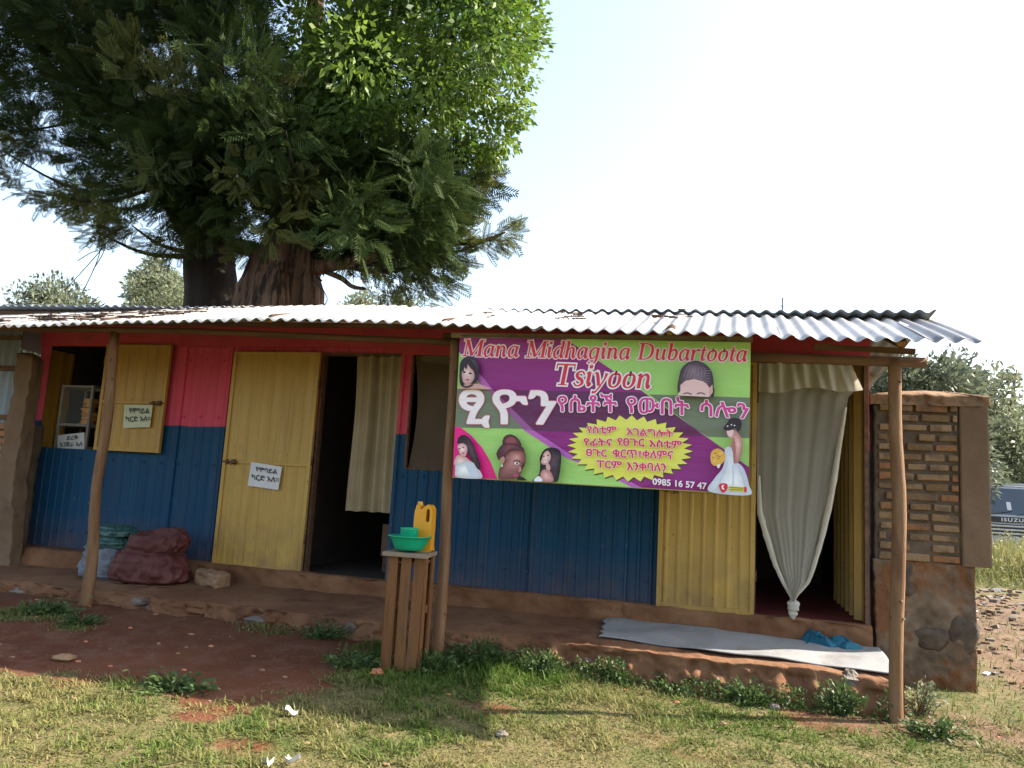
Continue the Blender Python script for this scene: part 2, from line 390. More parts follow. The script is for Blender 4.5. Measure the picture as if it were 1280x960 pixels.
def ground_mat():
    m, t, b, _ = nodes('earth_and_turf')
    a = t.nodes.new('ShaderNodeAttribute'); a.attribute_name = 'tone'
    n1 = nz(t, 1.1, 6); n2 = nz(t, 7, 6); n3 = nz(t, 45, 4)
    earth = mix(t, ramp(t, n1, .35, .65), (.088, .030, .014), (.125, .048, .023))
    earth = mix(t, ramp(t, n2, .45, .72), earth, (.135, .064, .040))
    earth = mix(t, ramp(t, n3, .62, .72), earth, (.17, .105, .07))
    earth = mix(t, ramp(t, sepz(t, 'X'), .1, 1.3), earth, mix(t, ramp(t, n2, .4, .65), (.115, .068, .040), (.165, .108, .070)))
    turf = mix(t, ramp(t, n2, .35, .65), (.085, .080, .030), (.15, .115, .055))
    turf = mix(t, ramp(t, nz(t, 2.3, 5), .5, .7), turf, (.06, .075, .02))
    f = ramp(t, mth(t, 'ADD', a.outputs['Fac'], mth(t, 'MULTIPLY', mth(t, 'SUBTRACT', n2, .5), .7)), .3, .7)
    t.links.new(mix(t, f, earth, turf), b.inputs['Base Color'])
    b.inputs['Roughness'].default_value = .95; b.inputs['Specular IOR Level'].default_value = .15
    bump(t, b, mth(t, 'ADD', n3, mth(t, 'MULTIPLY', n2, 2)), .6, .02)
    return m
gnd = npmesh('ground', V, F, ground_mat(), colors=G.ravel(), smooth=True)
tag(gnd, 'red brown earth yard with worn turf in front of the shops', kind='structure')

# ------------------------------------------------------------------ shop building
B = thing('shop_building', (-3, 0, 0), 'low tin shop with pink and blue corrugated front and lean-to porch roof', 'building')
def ribs(x0, x1, z0, z1, y, mb, pitch=.098, h=.014, m=0, nz_=1, axis='x', side=1, k_=1.0):
    """sheet with narrow raised ribs, standing upright"""
    k0 = math.floor(x0/pitch)-1; xs = []
    k = k0
    while k*pitch < x1+pitch:
        c = k*pitch
        for dx, d in ((-.03, 0), (-.02, 1), (-.004, 1), (.006, 0)):
            xs.append((c+dx*k_, d*h))
        k += 1
    def yat(x):
        for i in range(len(xs)-1):
            if xs[i][0] <= x <= xs[i+1][0]:
                t = (x-xs[i][0])/(xs[i+1][0]-xs[i][0]+1e-9); return xs[i][1]*(1-t)+xs[i+1][1]*t
        return 0
    pts = [(x0, yat(x0))]+[p for p in xs if x0+.001 < p[0] < x1-.001]+[(x1, yat(x1))]
    vs = []; fs = []
    for j in range(nz_+1):
        z = z0+(z1-z0)*j/nz_
        for p in pts:
            vs.append((p[0], y-side*p[1], z) if axis == 'x' else (y-side*p[1], p[0], z))
    n = len(pts)
    for j in range(nz_):
        for i in range(n-1):
            a = j*n+i; fs.append((a, a+1, a+n+1, a+n))
    mb.add(vs, fs, m)
W = MB()
for x0, x1, z0, z1 in ((-7.02, -6.88, .45, 2.5), (-6.88, -6.12, .45, 1.44), (-6.12, -3.68, .45, 2.5), (-3.68, -2.86, 2.425, 2.5),
                       (-2.86, -2.78, .45, 2.44), (-2.78, -1.7, .45, 1.42), (-1.7, .19, .45, 2.44), (.965, 1.0, .45, 2.44)):
    ribs(x0, x1, z0, z1, 0, W, h=.007 if x1 < -2.8 else .014)
for zz in (.62, 1.34, 1.80, 2.36):
    k = 0
    for x in np.arange(-6.9, .15, .196):
        if (-3.7 < x < -2.84) or (x < -6.1 and zz > 1.4) or (-2.8 < x < -1.75 and zz > 1.4): continue
        W.lathe([(.0, .006), (.006, .005), (.010, 0)], (0, 0, 0), 6)
        n6 = len(W.v)-18
        for i in range(n6, len(W.v)): a, b, c = W.v[i]; W.v[i] = (x+a-.012+.02*vnoise(x*9, zz), -.0145-c, zz+b+.02*float(vnoise(x*7, zz*5, 3)))
for x in (-6.02, -5.18, -4.66, -1.62, -.78):
    W.bb(x, x+.004, -.0175, -.002, .45, 2.5 if x < -2.8 else 2.44)
fw = W.build('front_wall', MT['wall'], B)
s = fw.modifiers.new('thick', 'SOLIDIFY'); s.thickness = .004; s.offset = -1
fb = MB()
fb.grid(lambda u, v: (-7.02+8.03*u, -.022+.004*math.sin(u*90), (2.5 if u < .5 else 2.44-.05*(u-.5)*2)+(.24)*v), 160, 1)
fbo = fb.build('fascia', MT['fascia'], B); s = fbo.modifiers.new('thick', 'SOLIDIFY'); s.thickness = .012
sw = MB()
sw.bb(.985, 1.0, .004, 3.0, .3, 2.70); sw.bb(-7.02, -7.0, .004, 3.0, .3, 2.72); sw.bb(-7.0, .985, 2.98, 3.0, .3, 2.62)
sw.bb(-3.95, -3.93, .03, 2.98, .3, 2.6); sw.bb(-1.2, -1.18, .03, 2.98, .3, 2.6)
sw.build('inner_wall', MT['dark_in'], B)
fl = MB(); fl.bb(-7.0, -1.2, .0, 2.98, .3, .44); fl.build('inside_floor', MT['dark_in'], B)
fl = MB(); fl.bb(-1.18, .985, .0, 2.98, .3, .452); fl.build('salon_floor', MT['red_floor'], B)
# ochre sheet lining seen through the openings
ln = MB(); ribs(.03, 1.5, .46, 2.5, .968, ln, .24, .05, axis='y', k_=2.4); o = ln.build('door_lining', MT['yellow'], B)
ln = MB(); ribs(.03, .40, 1.44, 2.48, -6.985, ln, .12, .034, axis='y', side=-1); o = ln.build('window_lining', MT['yellow2'], B)
# frames around openings
fr = MB()
fr.bb(-3.672, -3.655, -.02, .05, .45, 2.44); fr.bb(-2.875, -2.845, -.024, .05, .45, 1.72, 2); fr.bb(-2.875, -2.845, -.024, .05, 1.72, 2.44, 1); fr.bb(-3.655, -2.875, -.02, .05, 2.425, 2.45)
fr.build('door_frame', [MT['rust_iron'], MT['fascia'], MT['wall']], B)
fr = MB(); fr.bb(-2.782, -2.768, -.006, .04, 1.42, 2.44); fr.bb(-2.768, -1.7, -.006, .04, 1.412, 1.425); fr.build('window_frame', MT['pole_dark'], B)
fr = MB(); fr.bb(.962, .99, -.03, .03, .46, 2.42); fr.bb(.17, .195, -.018, .03, .46, 2.42); fr.build('door_frame', [MT['pole_dark']], B)
lt = MB(); lt.tube([(-.05, -.06, 2.41), (.5, -.065, 2.415), (1.02, -.06, 2.40)], [.03, .034, .03], 8, wob=.15, seed=3); lt.build('lintel', MT['pole_dark'], B, True)

# swung-open door and shutter leaves
def leaf(name, x0, x1, z0, z1, y, mat, midz, bolt_side, label, pitch, tilt=0.0):
    mb = MB(); ribs(x0+.03, x1-.03, z0+.02, z1-.02, y, mb, pitch, .009, nz_=1)
    t_ = .035
    for a, b, c, d in ((x0, x0+t_, z0, z1), (x1-t_, x1, z0, z1), (x0+t_, x1-t_, z0, z0+t_), (x0+t_, x1-t_, z1-t_, z1), (x0+t_, x1-t_, midz-.012, midz+.016)):
        mb.bb(a, b, y-.016, y+.02, c, d)
    o = mb.build(name, mat, B, bevel=.003); o['label'] = label
    bx = x0+.02 if bolt_side < 0 else x1-.16
    bo = MB(); bo.tube([(bx, y-.03, midz), (bx+.15, y-.03, midz)], .008, 8); bo.box((bx+.04, y-.022, midz), (.02, .02, .04)); bo.box((bx+.11, y-.022, midz), (.035, .03, .045))
    bo.tube([(bx+.1, y-.03, midz), (bx+.1, y-.05, midz-.03)], .006, 6)
    bo.build('bolt', MT['rust_iron'], o, True)
    hx = x1+.006 if bolt_side < 0 else x0-.006
    for f in (.15, .5, .85):
        hg = MB(); hg.tube([(hx, y-.005, z0+(z1-z0)*f-.04), (hx, y-.005, z0+(z1-z0)*f+.04)], .010, 8); hg.build('hinge', MT['rust_iron'], o, True)
    return o
door1 = leaf('door', -4.605, -3.675, .44, 2.445, -.055, MT['yellow'], 1.395, -1, 'yellow ribbed door swung open, white paper notice on it', .112)
shut = leaf('shutter', -6.115, -5.335, 1.44, 2.51, -.055, MT['yellow2'], 1.925, 1, 'ochre window shutter swung open with pale notice', .112)
door2 = leaf('door', -.545, .185, .452, 2.40, -.06, MT['yellow'], 1.36, -1, 'yellow ribbed door half hidden by the banner', .094)

# plinth and porch
pl = MB()
def plf(u, v):
    x = -8.3+9.3*u
    prof = ((-.005, .462), (-.085, .458), (-.10, .44), (-.115, .36), (-.13, .27))
    k = v*4; i = min(int(k), 3); t = k-i
    y = prof[i][0]*(1-t)+prof[i+1][0]*t; z = prof[i][1]*(1-t)+prof[i+1][1]*t
    n = float(fbm(x*3, v*2, 41)-.5)
    wid = 1+1.3*float(ss(-5.3, -6.2, x))
    return (x, y*wid-.03*crumple(x, v*.4, 1.3, 6)*(v > .2)+(.06*n+.05*float(fbm(x*8, v*5, 43)-.5))*(v > .05), z+(.04*n+.02*float(fbm(x*9, v*5, 44)-.5))*(v > .2)-.012*float(ss(-3.7, -3.5, x)*ss(-2.7, -2.9, x)))
pl.grid(plf, 320, 16); pl.build('plinth', MT['plinth'], B, True)
pc = MB()
def pcf(u, v):
    x = -8.6+9.64*u
    n = float(fbm(x*1.7, 3.3, 51)-.5); n2 = float(fbm(x*7, v*6, 52)-.5); n3 = float(fbm(x*2.5, v*2, 53)-.5); n4 = abs(float(fbm(x*9, v*7+3, 57, 5)-.5))*2; n5 = float(vnoise(x*16, v*14, 58)-.5); vo = crumple(x*1.0, v*.55, 3.1, 5.5)+.5*crumple(x, v*.5, 7.7, 13)
    ye = -.90+.16*n
    g0 = float(gz(x, -1.0))-.06
    if v < .6:
        t = v/.6; y = -.08+(ye+.08)*t; z = .315-.055*t+.018*n3+.010*n2+.004*n5-.03*n4*max(0, t-.85)/.15
    else:
        t = (v-.6)/.4; q = t*math.pi/2
        y = ye-.05*math.sin(q)-.05*t+(.10*n2+.07*n4+.03*n5-.038*vo)*min(1, t*4); z = .26+.018*n3-(.26-g0)*(1-math.cos(q))*.4-(.26-g0)*t*.6+.035*n2-.03*n4*min(1, t*4)*(1-t)+.03*vo*math.sin(math.pi*min(1, t*1.3+.05))
    return (x, y, z)
pc.grid(pcf, 640, 48); pc.grid(lambda u, v: (1.04+.0*v, -.08-.86*u, .27-.3*v), 8, 4); porch = pc.build('porch_floor', MT['clay'], B, True)
# stones set in the porch edge
def rock(mb, c, d, seed, m=0, n=7):
    r = random.Random(seed); o = len(mb.v); ph = [(r.uniform(0, 6), r.uniform(1, 3)) for _ in range(3)]
    nu, nv = n+3, n
    for j in range(nv+1):
        th = math.pi*j/nv
        for i in range(nu):
            a = 2*math.pi*i/nu
            k = 1+.14*math.sin(ph[0][1]*a+ph[0][0])*math.sin(th)+.12*math.sin(ph[1][1]*2*th+ph[1][0])+r.uniform(-.08, .08)
            sx = abs(math.cos(a))**.7*math.copysign(1, math.cos(a)); sy = abs(math.sin(a))**.7*math.copysign(1, math.sin(a))
            st = math.sin(th)**.7
            mb.v.append((c[0]+d[0]*k*st*sx/2, c[1]+d[1]*k*st*sy/2, c[2]+d[2]*k*math.cos(th)/2))
    for j in range(nv):
        for i in range(nu):
            i2 = (i+1) % nu; mb.f.append([o+j*nu+i, o+(j+1)*nu+i, o+(j+1)*nu+i2, o+j*nu+i2]); mb.m.append(m)
rr = random.Random(5)
for x in (-6.25, -6.1, -5.93, -5.75, -5.38, -4.62, -4.42, -4.05, -3.55, -3.38, -2.72, -2.5, -.9, .3, .75):
    es = MB(); w_ = rr.uniform(.10, .24); yy = -.86+.16*(float(fbm(x*1.7, 3.3, 51))-.5)
    rock(es, (x, yy+rr.uniform(-.03, .02), .17+rr.uniform(-.05, .05)), (w_, .14, rr.uniform(.07, .13)), int(x*100)+9000, n=10)
    es.build('edge_stone', MT['greystone' if rr.random() < .6 else 'clay'], B)

# porch posts, beams, rafters
def post(pts, rad, seed):
    mb = MB(); P = crom([(a[0], a[1], a[2], r) for a, r in zip(pts, rad)], 5)
    mb.tube([p[:3] for p in P], [p[3] for p in P], 12, wob=.06, seed=seed)
    o = mb.build('post', MT['pole'], B, True)
    r2 = random.Random(seed)
    for k in range(5):
        kn = MB()
        p = P[r2.randrange(3, len(P)-2)]; a = r2.uniform(3.4, 6.0)
        kn.lathe([(0, .012), (.008, .008), (.014, -.004)], (p[0]+math.cos(a)*p[3]*.9, p[1]+math.sin(a)*p[3]*.9, p[2]), 8)
        kn.build('knot', MT['pole_dark'], o, True)
    return o
post([(-5.04, -1.05, .0), (-5.02, -1.05, .5), (-5.06, -1.06, 1.1), (-5.05, -1.05, 1.7), (-5.09, -1.05, 2.42)], [.054, .046, .041, .040, .036], 11)
post([(-1.965, -1.05, .0), (-1.955, -1.05, .7), (-1.97, -1.06, 1.3), (-1.975, -1.05, 1.9), (-1.99, -1.05, 2.36)], [.044, .041, .038, .036, .033], 12)
post([(.972, -1.05, -.02), (.975, -1.05, .45), (.99, -1.06, .95), (1.0, -1.055, 1.35), (.985, -1.05, 1.8), (.985, -1.05, 2.24)], [.040, .040, .042, .041, .038, .040], 13)
bmx = MB()
bmx.tube([(-8.8, -1.05, 2.52), (-6.2, -1.05, 2.46), (-4.23, -1.06, 2.43), (-2.0, -1.05, 2.345)], [.022, .025, .027, .025], 9, wob=.1, seed=1)
bmx.build('beam', MT['pole_dark'], B, True)
bmx = MB(); bmx.tube([(-2.1, -1.0, 2.40), (-.9, -1.02, 2.33), (.12, -1.04, 2.255), (1.165, -1.05, 2.225)], [.028, .030, .032, .034], 9, wob=.1, seed=2)
bmx.build('beam', MT['pole_dark'], B, True)
bmx = MB(); bmx.bar((.5, -1.12, 2.31), (1.09, -1.10, 2.285), .05, .03); bmx.build('batten', MT['pole_dark'], B)
SL = math.tan(R(18.5))
def eave_z(x):
    return float(np.interp(x, [-9, -5.9, -4.6, -3.4, -2.4, -1.4, -.6, .1, .75, 1.4], [2.36, 2.39, 2.415, 2.425, 2.40, 2.36, 2.335, 2.31, 2.285, 2.272]))
for x in (-7.6, -6.2, -4.98, -3.4, -1.98, -.4, 1.0):
    mb = MB(); z0 = eave_z(x)
    mb.tube([(x, -1.30 if x != 1.0 else -1.18, z0+.0+(.05 if x != 1. else .045)), (x, -.02, z0-.05+SL*1.43-.03)], [.034, .034], 9, wob=.1, seed=int(x*10)+99)
    rf = mb.build('rafter', MT['pole_dark'], B, True)
    ee = MB(); y_ = -1.302 if x != 1.0 else -1.182
    ee.lathe([(0, 0), (.031, 0)], (0, 0, 0), 10)
    ee.v = [(x+a, y_, z0+.05+b) for a, b, c in ee.v]; ee.build('sawn_end', MT['end'], rf)
bmx = MB(); bmx.tube([(-8.8, -.3, 2.72), (1.2, -.28, 2.60)], .03, 8); bmx.build('purlin', MT['pole_dark'], B, True)

# corrugated roof sheets, lapped one on the next
PITCH = .105
def corr(x0, x1, yA, yB, zA, zB, amp, nyy=6, sag=.0, seed=0):
    """zA(x), zB(x): heights at the eave and at the back"""
    n = int((x1-x0)/PITCH*8); mb = MB()
    def fn(u, v):
        x = x0+(x1-x0)*u; y = yA+(yB-yA)*v
        z = zA(x)*(1-v)+zB(x)*v+amp*math.sin(2*math.pi*x/PITCH)+.006*math.sin(3*v+seed)+.01*float(fbm(x*2, v*3, seed)-.5)
        return (x, y+(.012*math.sin(seed*2.1) if v < .01 else 0), z)
    mb.grid(fn, n, nyy); return mb
xs = [-9.2+.79*k for k in range(15)]
for k, x0 in enumerate(xs[:-1]):
    x1 = min(x0+.87, 1.372)
    if x1-x0 < .2: continue
    lift = .004*(k % 2)+.006
    tl = [0, .003, -.002, .003, 0, -.002, .002, 0, .001, -.001, .002, -.002, .004, -.004][k]
    mb = corr(x0, x1, -1.45, -.17, lambda x: eave_z(x)+lift+tl*(x-x0), lambda x: eave_z(x)+SL*1.28+lift, .0135, 8, seed=k)
    o = mb.build('roof_sheet', MT['zinc_new'] if x0 > .35 else MT['zinc'], B, True)
    s = o.modifiers.new('thick', 'SOLIDIFY'); s.thickness = .0025
# the rear roof, laid over the top of the porch roof and falling away behind
for k in range(12):
    x0 = -9.1+.88*k; x1 = min(x0+.96, 1.40)
    if x1-x0 < .15: continue
    zf = lambda x: float(np.interp(x, [-9, -5, -1.8, 1.45], [2.885, 2.828, 2.765, 2.722]))+.005*(k % 2)
    mb = corr(x0, x1, -.3-.01*(k % 3), 3.3, zf, lambda x: zf(x)-.22, .0135, 6, seed=k+30)
    o = mb.build('rear_roof_sheet', MT['zinc_dark'], B, True)
    s = o.modifiers.new('thick', 'SOLIDIFY'); s.thickness = .0025
bk = MB(); bk.bar((-8.9, -.22, 2.83), (1.33, -.22, 2.66), .035, .05); bk.build('purlin', MT['pole_dark'], B)
bt = MB(); bt.bar((-1.97, -1.175, 2.372), (.12, -1.175, 2.345), .02, .035)
bt.build('banner_batten', MT['crate_top'], B)

# things seen dimly inside: a small table under the door curtain
tb = thing('side_table', (-2.98, .75, .44), 'dark cloth covered side table inside the doorway under the cream curtain', 'table')
mb = MB(); mb.bb(-3.2, -2.9, .6, 1.0, .86, .885); mb.build('table_top', MT['pole_dark'], tb, bevel=.004)
for dx, dy in ((-3.18, .62), (-2.92, .62), (-3.18, .98), (-2.92, .98)):
    mb = MB(); mb.bar((dx, dy, .44), (dx, dy, .86), .035, .035, up=(0, 1, 0)); mb.build('leg', MT['pole_dark'], tb)
mb = MB(); mb.grid(lambda u, v: (-3.215+.325*u, .585+.006*math.sin(u*17)*v, .888-.30*v), 24, 6)
mb.build('table_cloth', M('brown_table_cloth', (.17, .11, .075), (.22, .15, .10), 6, .9), tb, True)

# ------------------------------------------------------------------ curtains
cu = MB()
def cuf(u, v):
    xl = -3.352+.022*v+.012*math.sin(v*5); xr = -2.872+.028*v
    x = xl+(xr-xl)*u
    y = .02+.028*math.sin(u*13+.4*math.sin(v*3))*(.5+.6*v)+.02*math.sin(u*29+1.3)+.045*math.exp(-((u-.43)/.05)**2)*(1-.3*v)
    return (x, y, 2.432-1.42*v+.012*u*v+.004*math.sin(u*20)*v)
cu.grid(cuf, 90, 40)
co = cu.build('door_curtain', MT['curtain'], None, True, base=(-3.1, .02, 1.0)); tag(co, 'cream woven curtain hanging in the dark doorway beside the open yellow door', 'curtain')
ne = thing('knotted_curtain', (.46, -.03, .5), 'white sheer curtain tied in a knot at the bottom in the right doorway', 'curtain')
def lerp_tab(z, tab): return float(np.interp(z, [t[0] for t in tab][::-1], [t[1] for t in tab][::-1]))
LT = [(2.375, .2), (2.1, .19), (1.45, .195), (1.22, .205), (1.05, .255), (.84, .322), (.7, .385), (.62, .435), (.585, .447)]
RT = [(2.375, .865), (2.3, .91), (2.22, .925), (2.13, .85), (1.9, .815), (1.378, .738), (1.05, .672), (.84, .615), (.72, .575), (.64, .505), (.585, .475)]
nb = MB()
def nbf(u, v):
    z = 2.375-1.79*v; xl = lerp_tab(z, LT); xr = lerp_tab(z, RT); sq = 1-(xr-xl)/.68
    x = xl+(xr-xl)*u
    y = -.035+.004*math.sin(u*40+1)*(1-.4*v)+.010*math.sin(u*13+v*1.5)*(.3+sq)+.07*sq*math.sin(u*math.pi)*-1+.006*math.sin(u*70)*sq
    return (x, y, z+.02*math.sin(u*math.pi)*v*(1-v))
nb.grid(nbf, 110, 90); nb.build('cloth_sheet', MT['net'], ne, True)
vb = MB()
def vbf(u, v):
    x = .196+(.665+.055*v)*u+.03*math.exp(-((u-1)/.08)**2)*v
    return (x, -.062+.014*math.sin(u*48)+.012*math.sin(u*23+2*v)-.012*v, 2.385-.225*v-.018*math.sin(u*9)*v+.03*u*v)
vb.grid(vbf, 120, 14); vb.build('top_fold', MT['net_fold'], ne, True)
for tab, sg in ((LT, 1), (RT, -1)):
    hb = MB(); pts = []
    for i in range(30):
        z = 1.5-.92*i/29 if sg > 0 else 2.05-1.47*i/29
        pts.append((lerp_tab(z, tab)+.012*sg, -.06-.01*math.sin(i*.6), z))
    hb.tube(pts, [.012+.010*math.sin(math.pi*min(1, i/29*1.1)) for i in range(30)], 8, wob=.25, seed=4); hb.build('rolled_hem', MT['net_fold'], ne, True)
kb = MB(); rock(kb, (.462, -.07, .555), (.085, .075, .085), 77, n=12); rock(kb, (.466, -.075, .50), (.06, .05, .07), 78, n=12)
kb.tube([(.45, -.07, .52), (.455, -.075, .475), (.47, -.08, .455)], [.022, .018, .008], 8, wob=.3); kb.build('knot', MT['net_fold'], ne, True)
wc = MB()
wc.grid(lambda u, v: (-2.765+1.06*u+(.05*math.sin(v*3.1)*(1-u)), .03+.012*math.sin(u*11+v*2), 2.44-1.02*v), 60, 30)
o = wc.build('window_cloth', MT['window_cloth'], None, True, base=(-2.3, .03, 1.43)); tag(o, 'brown cloth covering the small window between doorway and banner', 'curtain')
wv = MB(); wv.grid(lambda u, v: (-2.70+1.0*u, .012+.006*math.sin(u*9), 2.438-(.05+.13*u)*v), 40, 4)
wv.build('slack_fold', cloth('brown_fold', (.15, .11, .08, 1), (.17, .13, .095, 1), 3, 0, .05), o, True)

# ------------------------------------------------------------------ printed things: flat pieces laid a hair apart on a plane y = Y
class Print:
    def __init__(s, Y): s.Y = Y; s.k = 1; s.mb = MB(); s.mats = []
    def mi(s, m):
        if m not in s.mats: s.mats.append(m)
        return s.mats.index(m)
    def y(s): s.k += 1; return s.Y-.00025*s.k
    def poly(s, pts, m, curve=True, n=5):
        y = s.y(); P = crom(pts, n, True) if curve else pts
        v = [at(p[0], p[1], y) for p in P]; s.mb.add(v, [list(range(len(v)))], s.mi(m))
    def soft(s, pts, c0, c1, ctr, n=7):
        s.poly(pts, pc_(*c0)); P = [np.array(q, float) for q in crom(pts, 5, True)]; c = np.array(ctr, float)
        for i in range(1, n+1):
            k = 1-.88*i/n; f = i/n; col = tuple(int(round(a+(b-a)*f)) for a, b in zip(c0, c1))
            s.poly([tuple(c+(q-c)*k) for q in P], pc_(*col), False)
    def stroke(s, pts, m, grow=0.0, curve=True, space=None, y=None):
        """pts (x, y, width); drawn as a swept pen in picture units, or in 'space' mapping"""
        y = s.y() if y is None else y
        P = crom(pts, 5) if curve and len(pts) > 2 else [np.array(p, float) for p in pts]
        sp = space or (lambda a, b: (a, b)); L = []; Rr = []
        for i, p in enumerate(P):
            t = P[min(i+1, len(P)-1)][:2]-P[max(i-1, 0)][:2]; t = t/(np.linalg.norm(t)+1e-9); nn = np.array([-t[1], t[0]]); h = p[2]/2+grow
            q = p[:2]
            if grow and i == 0: q = q-t*grow
            if grow and i == len(P)-1: q = q+t*grow
            L.append(q+nn*h); Rr.append(q-nn*h)
        v = [at(*sp(*q), y) for q in L]+[at(*sp(*q), y) for q in Rr]; n = len(P)
        s.mb.add(v, [(i, i+1, n+i+1, n+i) for i in range(n-1)], s.mi(m))
    def text(s, body, bl, br, tl, m, grow=0.0, out=None):
        """Ethiopic or plain glyphs fitted so that their ink fills the box with corners bl, br, tl"""
        c = bpy.data.curves.new('t', 'FONT'); c.body = body; c.resolution_u = 4
        o = bpy.data.objects.new('t', c); COL.objects.link(o)
        dg = bpy.context.evaluated_depsgraph_get(); me = bpy.data.meshes.new_from_object(o.evaluated_get(dg))
        vs = [(v.co.x, v.co.y) for v in me.vertices]; fs = [list(q.vertices) for q in me.polygons]
        bpy.data.objects.remove(o); bpy.data.curves.remove(c); bpy.data.meshes.remove(me)
        x0 = min(q[0] for q in vs); x1 = max(q[0] for q in vs); z0 = min(q[1] for q in vs); z1 = max(q[1] for q in vs)
        def lay(g, mm, nn):
            y = s.y(); s.k += 3
            for i in range(nn):
                a_ = 2*math.pi*i/nn; sx, sy = (g*math.cos(a_), g*math.sin(a_)) if nn > 1 else (0, 0); q = []
                for a, b in vs:
                    u = (a-x0)/(x1-x0); t = (b-z0)/(z1-z0)
                    q.append(at(bl[0]+(br[0]-bl[0])*u+(tl[0]-bl[0])*t+sx, bl[1]+(br[1]-bl[1])*u+(tl[1]-bl[1])*t+sy, y-.00006*i))
                s.mb.add(q, fs, s.mi(mm))
        if out: lay(out[0], out[1], 12)
        lay(grow, m, 6 if grow else 1)
    def done(s, name, parent, label=None):
        o = s.mb.build(name, s.mats, parent)
        if label: o['label'] = label
        s.mb = MB(); s.mats = []
        return o
PC = {}
def crease(m):
    t = m.node_tree; b = t.nodes['Principled BSDF']; a1 = nz(t, 1.1, 2, (1, 1, 1.6)); a2 = nz(t, 3.5, 3, (.6, 1, 1.8))
    bump(t, b, mth(t, 'ADD', a1, mth(t, 'MULTIPLY', a2, .35)), .55, .10)
def pc_(r, g, b, k=1.12):
    key = (r, g, b)
    if key not in PC:
        c = tuple(min(1, v*k) for v in lin(key)[:3]); n = 'print_%d_%d_%d' % key
        PC[key] = M(n, c, tuple(v*.90+.006 for v in c), 1.6, .42, spec=.35); crease(PC[key])
    return PC[key]

BY = -1.21
BN = thing('shop_banner', (-.9, BY, 1.35), 'printed purple and lime salon banner hung between post and door, white and red lettering', 'banner')
p = Print(BY)
lime = pc_(160, 205, 110); purple = pc_(140, 35, 120); grey = pc_(112, 120, 98); dpur = pc_(98, 38, 84); lil = pc_(186, 100, 180)
TL, TR, BR_, BL_ = (575, 421), (938.5, 428), (935.5, 618.5), (565.5, 597)
bmesh_ = MB()
def bq(u, v):
    a = np.array(TL)*(1-u)+np.array(TR)*u; b = np.array(BL_)*(1-u)+np.array(BR_)*u; q = a*(1-v)+b*v
    return at(q[0], q[1], BY)
bmesh_.grid(bq, 4, 2)
o = bmesh_.build('banner_sheet', lime, BN); s = o.modifiers.new('thick', 'SOLIDIFY'); s.thickness = .003; s.offset = 1
# base prints
p.poly([(575, 421.3), (707, 423.6), (760, 459), (807, 492), (865, 533), (900, 558), (936.3, 584), (935.6, 618), (805, 611), (760, 588), (716, 570), (667, 538), (616, 487), (592, 458), (573.7, 440)], purple, False)
p.poly([(592, 458), (616, 487), (667, 538), (716, 570), (760, 588), (805, 611), (792, 610.2), (752, 590), (707, 572), (655, 538), (606, 488), (588, 464)], lil, False)
p.poly([(571.6, 486), (609, 487), (655, 536), (569, 534.5)], grey, False)
p.poly([(616, 487), (800, 490.5), (808, 494), (870, 537), (878, 545.5), (668, 538.5), (640, 512)], dpur, False)
p.poly([(812, 493), (937.2, 497), (936.5, 547.5), (885, 546), (872, 538)], grey, False)
p.poly([(609, 487), (616, 487), (667, 538), (655, 537)], pc_(150, 85, 142), False)
p.poly([(568.6, 533), (577, 535), (590, 545), (603, 560), (613, 577), (622, 599.7), (565.6, 596.8)], pc_(236, 25, 130), False)
p.poly([(565.6, 595.6), (750, 606.6), (935.5, 617.2), (935.4, 618.5), (565.5, 597)], pc_(150, 140, 70), False)
p.done('background_print', BN)
# starburst
cx, cy = 787.5, 560.5; S_ = []; D_ = []
for k in range(64):
    a = 2*math.pi*(k+.3)/64; r = 1.0 if k % 2 == 0 else .86
    q = (cx+78.5*r*math.cos(a), cy+2.5*math.cos(a)+41.5*r*math.sin(a)); S_.append(q); D_.append((q[0]+1.2, q[1]+1.4))
p.poly(D_, pc_(70, 60, 40), False); p.poly(S_, pc_(226, 224, 96), False)
p.done('starburst', BN)
red = pc_(214, 42, 66); white = pc_(238, 226, 228); pale = pc_(240, 205, 216); pink = pc_(212, 62, 146); shade = pc_(150, 130, 60)
